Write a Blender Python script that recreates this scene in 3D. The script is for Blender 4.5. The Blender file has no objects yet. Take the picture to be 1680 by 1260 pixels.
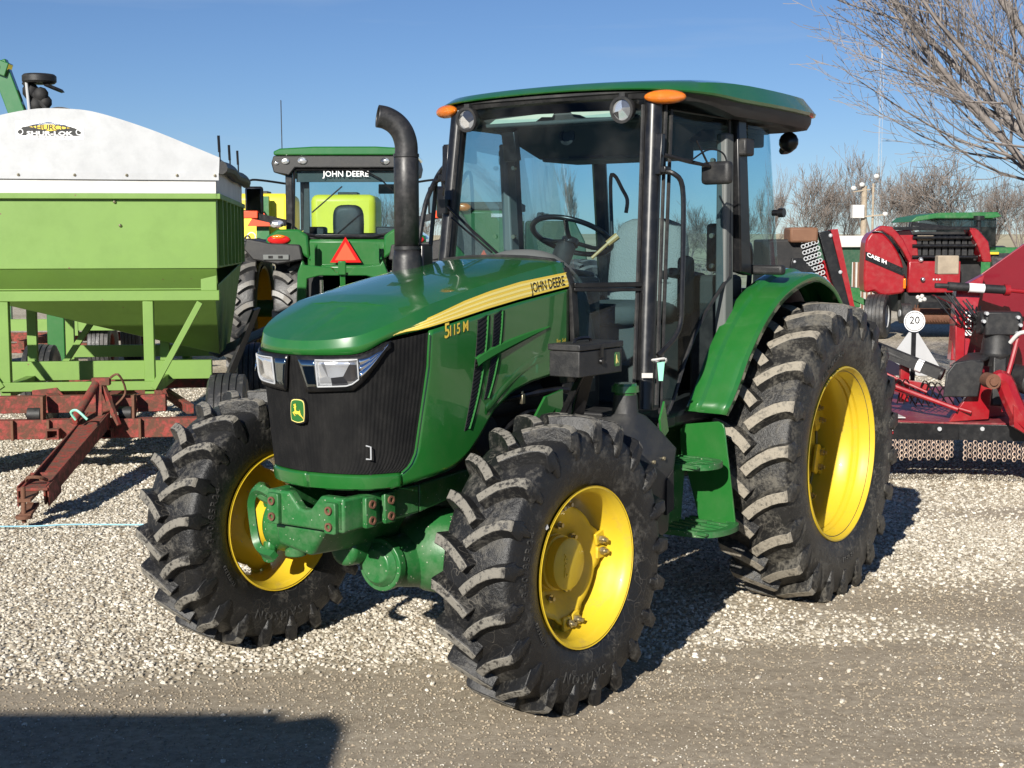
import bpy, bmesh, math, random
import numpy as np
from mathutils import Vector, Matrix, noise
R = math.radians
PI = math.pi
random.seed(7)
SC = bpy.context.scene
COL = SC.collection

# ---------------------------------------------------------------- camera, sky, sun, exposure
cam = bpy.data.cameras.new('camera'); cam.lens = 49.5; cam.sensor_width = 36.0
cam.clip_start = 0.05; cam.clip_end = 3000
co = bpy.data.objects.new('camera', cam); COL.objects.link(co)
co.location = (0, 0, 1.858)
co.rotation_euler = (Matrix.Rotation(R(90 - 5.66), 3, 'X') @ Matrix.Rotation(R(-0.07), 3, 'Z')).to_euler()
SC.camera = co
SUN_EL, SUN_AZ = 25.0, 20.5           # elevation; light travels this many degrees right of +Y
world = bpy.data.worlds.new('World'); SC.world = world; world.use_nodes = True
wn = world.node_tree; wn.nodes.clear()
wo = wn.nodes.new('ShaderNodeOutputWorld'); wb = wn.nodes.new('ShaderNodeBackground')
sky = wn.nodes.new('ShaderNodeTexSky'); sky.sky_type = 'NISHITA'; sky.sun_disc = False
sky.sun_elevation = R(SUN_EL); sky.sun_rotation = R(180 + SUN_AZ)
sky.air_density = 1.0; sky.dust_density = 0.0; sky.ozone_density = 4.0; sky.altitude = 1500
wb.inputs['Strength'].default_value = 0.050
# thin streaks of high cloud
def wnode(t): return wn.nodes.new(t)
tc = wnode('ShaderNodeTexCoord'); mp = wnode('ShaderNodeMapping'); mp.inputs['Scale'].default_value = (1.6, 1.6, 16)
mp.inputs['Rotation'].default_value = (0, R(6), 0)
nz = wnode('ShaderNodeTexNoise'); nz.inputs['Scale'].default_value = 2.2; nz.inputs['Detail'].default_value = 5
cr_ = wnode('ShaderNodeValToRGB'); cr_.color_ramp.elements[0].position = .60; cr_.color_ramp.elements[1].position = .85
cr_.color_ramp.elements[1].color = (.30, .30, .30, 1)
mx = wnode('ShaderNodeMix'); mx.data_type = 'RGBA'; mx.inputs['B'].default_value = (7.5, 8.0, 8.4, 1)
wn.links.new(tc.outputs['Generated'], mp.inputs['Vector']); wn.links.new(mp.outputs[0], nz.inputs['Vector'])
wn.links.new(nz.outputs['Fac'], cr_.inputs[0]); wn.links.new(cr_.outputs[0], mx.inputs['Factor'])
wn.links.new(sky.outputs[0], mx.inputs['A']); tn = wnode('ShaderNodeMix'); tn.data_type = 'RGBA'; tn.blend_type = 'MULTIPLY'; tn.inputs['Factor'].default_value = 1; tn.inputs['B'].default_value = (.88, .97, 1.14, 1)
wn.links.new(mx.outputs['Result'], tn.inputs['A']); wn.links.new(tn.outputs['Result'], wb.inputs['Color'])
wn.links.new(wb.outputs[0], wo.inputs[0])
sl = bpy.data.lights.new('sun', 'SUN'); sl.energy = 5.0; sl.angle = R(0.53); sl.color = (1.0, .95, .86)
so = bpy.data.objects.new('sun', sl); COL.objects.link(so)
sd = Vector((math.sin(R(SUN_AZ)) * math.cos(R(SUN_EL)), math.cos(R(SUN_AZ)) * math.cos(R(SUN_EL)), -math.sin(R(SUN_EL))))
so.rotation_euler = sd.to_track_quat('-Z', 'Y').to_euler(); so.location = (-5, -10, 12)
SC.view_settings.view_transform = 'Standard'; SC.view_settings.look = 'None'
SC.view_settings.exposure = 0.60; SC.view_settings.gamma = 1.0; SC.view_settings.use_curve_mapping = False
SC.render.engine = 'CYCLES'
SC.cycles.max_bounces = 8; SC.cycles.transparent_max_bounces = 24; SC.cycles.glossy_bounces = 4; SC.cycles.diffuse_bounces = 3

# ---------------------------------------------------------------- materials
class NT:
    def __init__(s, m): s.t = m.node_tree; s.n = s.t.nodes; s.l = s.t.links
    def new(s, t, **k):
        n = s.n.new(t)
        for a, b in k.items():
            if a in ('data_type', 'blend_type', 'operation', 'feature', 'distance', 'wave_type', 'bands_direction', 'noise_dimensions'): setattr(n, a, b)
            else: n.inputs[a].default_value = b
        return n
    def ln(s, a, b): s.l.new(a, b)
def ramp(nt, fac, p0, p1, c0=(0, 0, 0, 1), c1=(1, 1, 1, 1)):
    r = nt.n.new('ShaderNodeValToRGB'); e = r.color_ramp.elements
    e[0].position = p0; e[1].position = p1; e[0].color = c0; e[1].color = c1
    nt.ln(fac, r.inputs[0]); return r.outputs[0]
def c4(c): return (c[0], c[1], c[2], 1)
def mixc(nt, fac, a, b, bt='MIX'):
    m = nt.n.new('ShaderNodeMix'); m.data_type = 'RGBA'; m.blend_type = bt
    for k, v in (('Factor', fac), ('A', a), ('B', b)):
        if isinstance(v, (int, float)): m.inputs[k].default_value = v
        elif isinstance(v, tuple): m.inputs[k].default_value = c4(v)
        else: nt.ln(v, m.inputs[k])
    return m.outputs['Result']
def PM(name, col, rough=.5, metal=0, coat=0, dust=None, dustamt=.35, dscale=3, var=.12, bump=0, bscale=60, spec=.5, dpos=(.45, .8), speck=None):
    m = bpy.data.materials.new(name); m.use_nodes = True; nt = NT(m)
    b = nt.n['Principled BSDF']
    b.inputs['Roughness'].default_value = rough; b.inputs['Metallic'].default_value = metal
    b.inputs['Specular IOR Level'].default_value = spec
    b.inputs['Coat Weight'].default_value = coat; b.inputs['Coat Roughness'].default_value = .03
    t = nt.new('ShaderNodeTexCoord')
    n1 = nt.new('ShaderNodeTexNoise', Scale=dscale, Detail=6.0, Roughness=.6); nt.ln(t.outputs['Object'], n1.inputs['Vector'])
    d = tuple(x * (1 - var) for x in col); l = tuple(min(1, x * (1 + var)) for x in col)
    c = ramp(nt, n1.outputs['Fac'], .3, .7, c4(d), c4(l))
    if dust:
        n2 = nt.new('ShaderNodeTexNoise', Scale=dscale * 2.7, Detail=8.0, Roughness=.72); nt.ln(t.outputs['Object'], n2.inputs['Vector'])
        k = ramp(nt, n2.outputs['Fac'], dpos[0], dpos[1], (0, 0, 0, 1), (dustamt,) * 3 + (1,))
        c = mixc(nt, k, c, dust)
        rr = nt.new('ShaderNodeMapRange'); rr.inputs['To Min'].default_value = rough; rr.inputs['To Max'].default_value = min(1, rough + .5)
        nt.ln(k, rr.inputs['Value']); nt.ln(rr.outputs[0], b.inputs['Roughness'])
    if speck:
        n3 = nt.new('ShaderNodeTexVoronoi', Scale=speck[1]); nt.ln(t.outputs['Object'], n3.inputs['Vector'])
        k = ramp(nt, n3.outputs['Distance'], speck[2], speck[2] + .03, (1, 1, 1, 1), (0, 0, 0, 1))
        c = mixc(nt, k, c, speck[0])
    nt.ln(c, b.inputs['Base Color'])
    if bump:
        n4 = nt.new('ShaderNodeTexNoise', Scale=bscale, Detail=4.0); nt.ln(t.outputs['Object'], n4.inputs['Vector'])
        bp_ = nt.new('ShaderNodeBump', Strength=bump, Distance=.01); nt.ln(n4.outputs['Fac'], bp_.inputs['Height']); nt.ln(bp_.outputs[0], b.inputs['Normal'])
    return m
M = {}
DUST = (.30, .26, .20)
M['green'] = PM('tractor_green', (.014, .120, .020), .30, coat=1.0, dust=DUST, dustamt=.06, dscale=2.5, var=.05)
M['green_dull'] = PM('cast_green', (.018, .125, .030), .38, dust=(.25, .27, .2), dustamt=.35, dscale=4, var=.1, speck=((.35, .36, .28), 42, .10), bump=.15, bscale=25)
M['green_fin'] = PM('fin_green', (.016, .115, .022), .75, spec=.2, var=.04)
M['red_wing'] = PM('wing_red', (.20, .010, .022), .3, coat=.5, var=.12, dscale=1.5)
M['rubber_letter'] = PM('raised_letter', (.020, .0195, .019), .6, dust=(.09, .085, .075), dustamt=.5, dscale=20)
M['green_far'] = PM('far_green', (.018, .13, .035), .4, dust=DUST, dustamt=.25)
M['green_dark'] = PM('dark_green', (.012, .06, .03), .5, dust=DUST, dustamt=.2)
M['yellow'] = PM('wheel_yellow', (.60, .42, .022), .42, coat=.2, dust=(.28, .20, .09), dustamt=.7, dscale=3.5, var=.05, dpos=(.55, .85))
M['yellow_tank'] = PM('tank_yellow', (.80, .66, .04), .45, var=.04)
M['decal_yellow'] = PM('decal_yellow', (.80, .56, .06), .35, var=.03, coat=.3)
M['decal_pale'] = PM('decal_pale', (.85, .70, .22), .35, var=.03, coat=.3)
M['black'] = PM('black_paint', (.007, .007, .008), .28, dust=(.08, .075, .07), dustamt=.25, dscale=5)
M['black_flat'] = PM('black_plastic', (.014, .014, .015), .5, dust=(.10, .095, .085), dustamt=.4, dscale=4, bump=.15, bscale=180)
M['tank_black'] = PM('tank_black', (.026, .026, .027), .5, dust=(.12, .115, .10), dustamt=.4, dscale=3, bump=.1, bscale=120)
M['black_deep'] = PM('engine_black', (.008, .008, .009), .7, dust=(.10, .09, .08), dustamt=.3)
M['exhaust'] = PM('exhaust_black', (.016, .016, .017), .42, dust=(.10, .09, .09), dustamt=.4, dscale=7, var=.2, bump=.1, bscale=30)
M['grey_plastic'] = PM('cab_grey', (.12, .128, .124), .6, var=.05, bump=.1, bscale=200)
M['grey_dark'] = PM('liner_grey', (.06, .065, .06), .8, var=.1, bump=.2, bscale=150)
M['sunlit_liner'] = PM('sunlit_liner_tone', (.42, .46, .36), .6)  # pale tone painting sunlight on parts of the headliner
M['fabric'] = PM('seat_fabric', (.23, .235, .22), .9, var=.05, bump=.8, bscale=120)
M['chrome'] = PM('chrome', (.85, .87, .9), .06, metal=1, var=.0)
M['steel'] = PM('zinc_steel', (.45, .40, .28), .35, metal=.9, var=.15)
M['bright_metal'] = PM('galvanised', (.42, .43, .44), .6, metal=.1, var=.06, dscale=3, dust=(.34, .35, .36), dustamt=.5)
M['amber'] = PM('amber_lens', (.72, .17, .006), .12, coat=.6, var=.1, bump=.5, bscale=70)
M['red_lens'] = PM('red_lens', (.55, .015, .015), .15, coat=.5)
M['orange'] = PM('reflector_orange', (.75, .065, .012), .4, var=.03)
M['red'] = PM('machine_red', (.27, .006, .012), .28, coat=.5, dust=(.3, .12, .10), dustamt=.3, dscale=3)
M['red_dull'] = PM('dull_red_deck', (.20, .018, .026), .42, dust=(.30, .17, .14), dustamt=.6, dscale=4)
M['red_rust'] = PM('worn_red', (.25, .032, .024), .65, dust=(.10, .050, .032), dustamt=.95, dscale=7, dpos=(.40, .56), bump=.4, bscale=40, var=.2)
M['rust'] = PM('rust', (.13, .055, .03), .8, dust=(.22, .12, .08), dustamt=.6, bump=.4)
M['lime'] = PM('lime_green', (.150, .270, .050), .5, dust=(.11, .20, .045), dustamt=.5, dscale=1.3, var=.06, bump=.3, bscale=2.2, speck=((.16, .10, .05), 7, .035))
M['white'] = PM('white_paint', (.54, .53, .51), .5, dust=(.42, .40, .36), dustamt=.35, dscale=3)
M['white_print'] = PM('white_print', (.8, .8, .8), .5, var=0)
M['black_print'] = PM('black_print', (.01, .01, .01), .5, var=0)
M['blue_print'] = PM('blue_print', (.05, .08, .18), .5, var=0)
M['tan'] = PM('tan_grip', (.45, .27, .10), .5)
M['teal_tag'] = PM('mint_tag', (.25, .62, .45), .5, var=.05)
M['wood'] = PM('weathered_wood', (.33, .27, .20), .9, var=.25, dscale=8)
M['bark'] = PM('bark', (.20, .165, .145), .9, var=.35, dscale=10, bump=.5)
M['bark_far'] = PM('bark_far', (.16, .135, .12), .95, var=.3, dscale=2)
M['bark_twig'] = PM('twig_bark', (.205, .18, .165), .85, var=.3, dscale=6)
M['conc'] = PM('pale_wall', (.55, .53, .48), .8)
M['brown'] = PM('brown_weight', (.16, .075, .04), .7, dust=(.25, .14, .08), dustamt=.5)
M['shadow_caster'] = PM('shadow_caster_paint', (.7, .7, .7), .3, coat=.5)

def glass_mat(name, tint, rough=0.0, refl=1.0, dirty=.02):
    m = bpy.data.materials.new(name); m.use_nodes = True; nt = NT(m); nt.n.clear()
    o = nt.new('ShaderNodeOutputMaterial'); tr = nt.new('ShaderNodeBsdfTransparent', Color=c4(tint))
    g = nt.new('ShaderNodeBsdfGlossy', Roughness=rough); df = nt.new('ShaderNodeBsdfDiffuse', Color=(.4, .4, .38, 1))
    fr = nt.new('ShaderNodeFresnel', IOR=1.5); mu = nt.new('ShaderNodeMath', operation='MULTIPLY'); mu.inputs[1].default_value = refl
    nt.ln(fr.outputs[0], mu.inputs[0])
    m1 = nt.new('ShaderNodeMixShader'); nt.ln(mu.outputs[0], m1.inputs[0]); nt.ln(tr.outputs[0], m1.inputs[1]); nt.ln(g.outputs[0], m1.inputs[2])
    m2 = nt.new('ShaderNodeMixShader'); nt.ln(m1.outputs[0], m2.inputs[1]); nt.ln(df.outputs[0], m2.inputs[2])
    t = nt.new('ShaderNodeTexCoord'); n1 = nt.new('ShaderNodeTexNoise', Scale=4.0, Detail=8.0); nt.ln(t.outputs['Object'], n1.inputs['Vector'])
    k = ramp(nt, n1.outputs['Fac'], .4, .8, (0, 0, 0, 1), (dirty * 4,) * 3 + (1,)); nt.ln(k, m2.inputs[0])
    nt.ln(m2.outputs[0], o.inputs[0]); return m
M['glass'] = glass_mat('cab_glass', (.64, .81, .86), refl=.40, dirty=.012)
M['glass_dark'] = glass_mat('dark_glass', (.25, .33, .35), dirty=.02)
M['mirror'] = PM('mirror_glass', (.35, .4, .42), .05, metal=1, var=0)

def lamp_mat():
    m = bpy.data.materials.new('lamp_lens'); m.use_nodes = True; nt = NT(m); b = nt.n['Principled BSDF']
    b.inputs['Base Color'].default_value = (.86, .87, .88, 1); b.inputs['Metallic'].default_value = .75; b.inputs['Roughness'].default_value = .16
    b.inputs['Coat Weight'].default_value = 1; b.inputs['Coat Roughness'].default_value = .02
    t = nt.new('ShaderNodeTexCoord'); v = nt.new('ShaderNodeTexVoronoi', Scale=17.0); nt.ln(t.outputs['Object'], v.inputs['Vector'])
    bp_ = nt.new('ShaderNodeBump', Strength=.5, Distance=.02); nt.ln(v.outputs['Distance'], bp_.inputs['Height']); nt.ln(bp_.outputs[0], b.inputs['Normal'])
    s_ = nt.new('ShaderNodeSeparateColor'); nt.ln(v.outputs['Color'], s_.inputs[0]); nt.ln(ramp(nt, s_.outputs[0], .1, .6, (.10, .10, .11, 1), (.92, .93, .94, 1)), b.inputs['Base Color'])
    return m
M['lamp'] = lamp_mat()

def grille_mat():
    m = bpy.data.materials.new('grille_mesh'); m.use_nodes = True; nt = NT(m); b = nt.n['Principled BSDF']
    t = nt.new('ShaderNodeTexCoord')
    v = nt.new('ShaderNodeTexVoronoi', Scale=330.0); nt.ln(t.outputs['Object'], v.inputs['Vector'])
    mp = nt.new('ShaderNodeMapping'); mp.inputs['Scale'].default_value = (14, 14, 9.0); nt.ln(t.outputs['Object'], mp.inputs['Vector'])
    n = nt.new('ShaderNodeTexNoise', Scale=1.0, Detail=7.0, Roughness=.65); nt.ln(mp.outputs[0], n.inputs['Vector'])
    c = ramp(nt, n.outputs['Fac'], .42, .78, (.004, .004, .0045, 1), (.020, .019, .018, 1))
    k = ramp(nt, v.outputs['Distance'], .25, .55)
    c = mixc(nt, k, tuple([.006] * 3), c)
    nt.ln(c, b.inputs['Base Color']); b.inputs['Roughness'].default_value = .8; b.inputs['Specular IOR Level'].default_value = .25
    bp_ = nt.new('ShaderNodeBump', Strength=.5, Distance=.002); nt.ln(v.outputs['Distance'], bp_.inputs['Height']); nt.ln(bp_.outputs[0], b.inputs['Normal'])
    return m
M['grille'] = grille_mat()

def rubber_mat(name, base=(.013, .013, .014), mud=(.25, .225, .185), amt=.5, lines=True, lo=.5, hi=.62, fine=.35, ns=7.0):
    m = bpy.data.materials.new(name); m.use_nodes = True; nt = NT(m); b = nt.n['Principled BSDF']
    t = nt.new('ShaderNodeTexCoord')
    n = nt.new('ShaderNodeTexNoise', Scale=ns, Detail=9.0, Roughness=.7); nt.ln(t.outputs['Object'], n.inputs['Vector'])
    n2 = nt.new('ShaderNodeTexNoise', Scale=55.0, Detail=6.0, Roughness=.7); nt.ln(t.outputs['Object'], n2.inputs['Vector'])
    ad = nt.new('ShaderNodeMath', operation='ADD'); mu = nt.new('ShaderNodeMath', operation='MULTIPLY'); mu.inputs[1].default_value = fine
    nt.ln(n2.outputs['Fac'], mu.inputs[0]); nt.ln(n.outputs['Fac'], ad.inputs[0]); nt.ln(mu.outputs[0], ad.inputs[1])
    k = ramp(nt, ad.outputs[0], lo + fine / 2, hi + fine / 2, (0, 0, 0, 1), (amt,) * 3 + (1,))
    c = mixc(nt, k, base, mud)
    if lines:   # pale scuffs: thin cell borders broken up by noise
        w = nt.new('ShaderNodeTexNoise', Scale=3.0, Detail=3.0); nt.ln(t.outputs['Object'], w.inputs['Vector'])
        mm = mixc(nt, .8, t.outputs['Object'], w.outputs['Color'], 'ADD')
        v = nt.new('ShaderNodeTexVoronoi', feature='DISTANCE_TO_EDGE', Scale=8.0); nt.ln(mm, v.inputs['Vector'])
        l = ramp(nt, v.outputs['Distance'], .003, .010, (1, 1, 1, 1), (0, 0, 0, 1))
        n3 = nt.new('ShaderNodeTexNoise', Scale=2.6, Detail=2.0); nt.ln(t.outputs['Object'], n3.inputs['Vector'])
        g = ramp(nt, n3.outputs['Fac'], .5, .62, (0, 0, 0, 1), (.42, .42, .42, 1))
        l2 = nt.new('ShaderNodeMath', operation='MULTIPLY'); nt.ln(l, l2.inputs[0]); nt.ln(g, l2.inputs[1])
        c = mixc(nt, l2.outputs[0], c, (.20, .18, .15))
    nt.ln(c, b.inputs['Base Color'])
    rr = nt.new('ShaderNodeMapRange'); rr.inputs['To Min'].default_value = .42; rr.inputs['To Max'].default_value = .95
    nt.ln(k, rr.inputs['Value']); nt.ln(rr.outputs[0], b.inputs['Roughness'])
    bp_ = nt.new('ShaderNodeBump', Strength=.7, Distance=.008); nt.ln(ad.outputs[0], bp_.inputs['Height']); nt.ln(bp_.outputs[0], b.inputs['Normal'])
    return m
M['rubber'] = rubber_mat('tyre_rubber', base=(.010, .010, .0105), mud=(.16, .148, .125), amt=.45, lo=.52, hi=.82, fine=.6, ns=9)
M['rubber_dusty'] = rubber_mat('dusty_rubber', base=(.014, .0135, .013), mud=(.17, .155, .125), amt=.55, lo=.46, hi=.80, fine=.7, ns=8)
M['rubber_lug'] = rubber_mat('lug_top', base=(.030, .028, .026), mud=(.21, .195, .165), amt=.9, lines=False, lo=.36, hi=.64, fine=1.0, ns=22)
M['rubber_lug2'] = rubber_mat('muddy_lug_top', base=(.095, .086, .07), mud=(.30, .268, .215), amt=.92, lines=False, lo=.28, hi=.60, fine=1.0, ns=20)
M['rubber_old'] = rubber_mat('old_rubber', base=(.03, .03, .031), mud=(.12, .11, .10), amt=.5, lines=False)
M['rubber_grey'] = rubber_mat('grey_lug', base=(.13, .125, .115), mud=(.22, .20, .17), amt=.6, lines=False)
# ---------------------------------------------------------------- mesh helpers
def V(*a): return Vector(a)
def lerp(a, b, t): return a + (b - a) * t
def ip(x, pts):
    pts = sorted(pts); return float(np.interp(x, [p[0] for p in pts], [p[1] for p in pts]))
def catmull(pts, k=6, closed=False):
    P = [Vector(p) for p in pts]; out = []; n = len(P)
    for i in range(n if closed else n - 1):
        if closed: a, b, c, d = P[i - 1], P[i], P[(i + 1) % n], P[(i + 2) % n]
        else: a, b, c, d = P[max(i - 1, 0)], P[i], P[i + 1], P[min(i + 2, n - 1)]
        for j in range(k):
            t = j / k
            out.append(.5 * ((2 * b) + (c - a) * t + (2 * a - 5 * b + 4 * c - d) * t * t + (3 * b - a - 3 * c + d) * t ** 3))
    if not closed: out.append(P[-1])
    return out
class MB:
    def __init__(s): s.v = []; s.f = []; s.m = []
    def add(s, vs, fs, m=0, T=None):
        o = len(s.v)
        for v in vs: s.v.append(tuple(T @ Vector(v)) if T is not None else tuple(v))
        for f in fs: s.f.append(tuple(i + o for i in f)); s.m.append(m)
        return s
    def box(s, c, d, rot=None, m=0, T=None):
        x, y, z = d[0] / 2, d[1] / 2, d[2] / 2
        vs = [Vector((sx * x, sy * y, sz * z)) for sx in (-1, 1) for sy in (-1, 1) for sz in (-1, 1)]
        if rot is not None:
            Mr = Matrix.Rotation(rot[2], 3, 'Z') @ Matrix.Rotation(rot[1], 3, 'Y') @ Matrix.Rotation(rot[0], 3, 'X')
            vs = [Mr @ v for v in vs]
        vs = [v + Vector(c) for v in vs]
        return s.add(vs, [(0, 1, 3, 2), (4, 6, 7, 5), (0, 4, 5, 1), (2, 3, 7, 6), (0, 2, 6, 4), (1, 5, 7, 3)], m, T)
    def bb(s, x0, x1, y0, y1, z0, z1, m=0): return s.box(((x0 + x1) / 2, (y0 + y1) / 2, (z0 + z1) / 2), (abs(x1 - x0), abs(y1 - y0), abs(z1 - z0)), m=m)
    def hexa(s, bot, top, m=0):
        n = len(bot)
        return s.add(list(bot) + list(top), [tuple(range(n))[::-1], tuple(range(n, 2 * n))] + [(i, (i + 1) % n, n + (i + 1) % n, n + i) for i in range(n)], m)
    def beam(s, p0, p1, w, h, up=(0, 0, 1), m=0):
        p0, p1 = Vector(p0), Vector(p1); d = (p1 - p0).normalized(); u = Vector(up)
        sd_ = d.cross(u)
        if sd_.length < 1e-4: sd_ = d.cross(Vector((0, 1, 0)))
        sd_.normalize(); u = sd_.cross(d).normalized()
        q = [sd_ * a * w / 2 + u * b * h / 2 for a, b in ((-1, -1), (1, -1), (1, 1), (-1, 1))]
        return s.hexa([p0 + k for k in q], [p1 + k for k in q], m)
    def tube(s, pts, r, n=8, m=0, cap=True):
        P = [Vector(p) for p in pts]; rs = r if isinstance(r, (list, tuple)) else [r] * len(P)
        rings = []; pu = None
        for i, p in enumerate(P):
            d = (P[min(i + 1, len(P) - 1)] - P[max(i - 1, 0)])
            if d.length < 1e-9: d = Vector((0, 0, 1))
            d.normalize()
            if pu is None:
                a = Vector((0, 0, 1)) if abs(d.z) < .9 else Vector((1, 0, 0)); u = d.cross(a).normalized()
            else: u = (pu - d * pu.dot(d)).normalized()
            w = d.cross(u); pu = u
            rings.append([p + (u * math.cos(2 * PI * k / n) + w * math.sin(2 * PI * k / n)) * rs[i] for k in range(n)])
        vs = [v for q in rings for v in q]
        fs = [(i * n + k, i * n + (k + 1) % n, (i + 1) * n + (k + 1) % n, (i + 1) * n + k) for i in range(len(P) - 1) for k in range(n)]
        if cap: fs += [tuple(range(n))[::-1], tuple((len(P) - 1) * n + k for k in range(n))]
        return s.add(vs, fs, m)
    def cyl(s, p0, p1, r0, r1=None, n=20, m=0, cap=True): return s.tube([p0, p1], [r0, r0 if r1 is None else r1], n, m, cap)
    def lathe(s, prof, n=48, ax='y', m=0, c=(0, 0, 0), closed=False, T=None):
        vs = []; L = len(prof)
        for a, r in prof:
            for k in range(n):
                t = 2 * PI * k / n; x, z = r * math.cos(t), r * math.sin(t)
                p = {'y': (x, a, z), 'x': (a, x, z), 'z': (x, z, a)}[ax]
                vs.append((p[0] + c[0], p[1] + c[1], p[2] + c[2]))
        fs = []
        for i in range(L if closed else L - 1):
            j = (i + 1) % L
            for k in range(n): fs.append((i * n + k, i * n + (k + 1) % n, j * n + (k + 1) % n, j * n + k))
        return s.add(vs, fs, m, T)
    def prism(s, poly, ax, lo, hi, m=0, T=None):
        def P(a, b, h): return {'y': (a, h, b), 'x': (h, a, b), 'z': (a, b, h)}[ax]
        n = len(poly); vs = [P(a, b, lo) for a, b in poly] + [P(a, b, hi) for a, b in poly]
        return s.add(vs, [tuple(range(n)), tuple(range(n, 2 * n))[::-1]] + [(i, (i + 1) % n, n + (i + 1) % n, n + i) for i in range(n)], m, T)
    def grid(s, rows, m=0, close=False):
        w = len(rows[0]); vs = [p for r_ in rows for p in r_]
        fs = [(i * w + j, i * w + (j + 1) % w, (i + 1) * w + (j + 1) % w, (i + 1) * w + j) for i in range(len(rows) - 1) for j in range(w if close else w - 1)]
        return s.add(vs, fs, m)
    def sphere(s, c, r, n=12, sc=(1, 1, 1), m=0):
        prof = [(-math.cos(PI * i / (n // 2)) * r, max(1e-4, math.sin(PI * i / (n // 2)) * r)) for i in range(n // 2 + 1)]
        T = Matrix.Translation(c) @ Matrix.Diagonal((sc[0], sc[1], sc[2], 1))
        return s.lathe(prof, n, 'z', m, T=T)
    def text(s, txt, size, fn, ext=0.0, bold=0.0, m=0, sp=1.0, shear=0.0, sx=1.0):
        cu = bpy.data.curves.new('t', 'FONT'); cu.body = txt; cu.size = size; cu.extrude = ext; cu.offset = bold
        cu.align_x = 'CENTER'; cu.align_y = 'CENTER'; cu.resolution_u = 2; cu.space_character = sp; cu.shear = shear
        ob = bpy.data.objects.new('t', cu); me = bpy.data.meshes.new_from_object(ob)
        s.add([fn(v.co.x * sx, v.co.y, v.co.z) for v in me.vertices], [tuple(p.vertices) for p in me.polygons], m)
        bpy.data.objects.remove(ob); bpy.data.curves.remove(cu); bpy.data.meshes.remove(me); return s
    def mesh(s, name, mats, smooth=35, recalc=True):
        me = bpy.data.meshes.new(name); me.from_pydata(s.v, [], s.f)
        for q in mats: me.materials.append(q)
        if len(mats) > 1: me.polygons.foreach_set('material_index', s.m)
        if recalc:
            b = bmesh.new(); b.from_mesh(me); bmesh.ops.recalc_face_normals(b, faces=b.faces); b.to_mesh(me); b.free()
        if smooth:
            me.polygons.foreach_set('use_smooth', [True] * len(me.polygons)); me.set_sharp_from_angle(angle=R(smooth))
        me.update(); return me
    def build(s, name, mat, parent=None, smooth=35, bevel=0, solid=0, loc=None, rot=None, recalc=True, kind=None, label=None, seg=2, subd=0):
        mats = [M[x] if isinstance(x, str) else x for x in (mat if isinstance(mat, (list, tuple)) else [mat])]
        return link(name, s.mesh(name, mats, smooth, recalc), parent, bevel, solid, loc, rot, kind, label, seg, subd)
def link(name, me, parent=None, bevel=0, solid=0, loc=None, rot=None, kind=None, label=None, seg=2, subd=0):
    o = bpy.data.objects.new(name, me); COL.objects.link(o)
    if parent is not None: o.parent = parent
    if loc is not None: o.location = loc
    if rot is not None: o.rotation_euler = rot
    if solid:
        q = o.modifiers.new('solid', 'SOLIDIFY'); q.thickness = abs(solid); q.offset = -1 if solid > 0 else 1
    if bevel:
        q = o.modifiers.new('bevel', 'BEVEL'); q.width = bevel; q.segments = seg; q.limit_method = 'ANGLE'; q.angle_limit = R(38)
    if subd:
        q = o.modifiers.new('sub', 'SUBSURF'); q.levels = subd; q.render_levels = subd
    if kind: o['kind'] = kind
    if label: o['label'] = label
    return o
def thing(name, label, cat, loc=(0, 0, 0), rz=0, group=None):
    o = bpy.data.objects.new(name, None); COL.objects.link(o); o.empty_display_size = .2
    o.location = loc; o.rotation_euler = (0, 0, rz); o['label'] = label; o['category'] = cat
    if group: o['group'] = group
    return o
def tag(o, label, cat, group=None):
    o['label'] = label; o['category'] = cat
    if group: o['group'] = group
    return o
def dup(root, loc=None, rz=None, label=None, parent=None):
    c = root.copy(); COL.objects.link(c)
    if parent is not None: c.parent = parent
    if loc is not None: c.location = loc
    if rz is not None: c.rotation_euler = (0, 0, rz)
    if label: c['label'] = label
    for ch in [o for o in COL.objects if o.parent == root]: dup(ch, parent=c)
    return c

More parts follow.
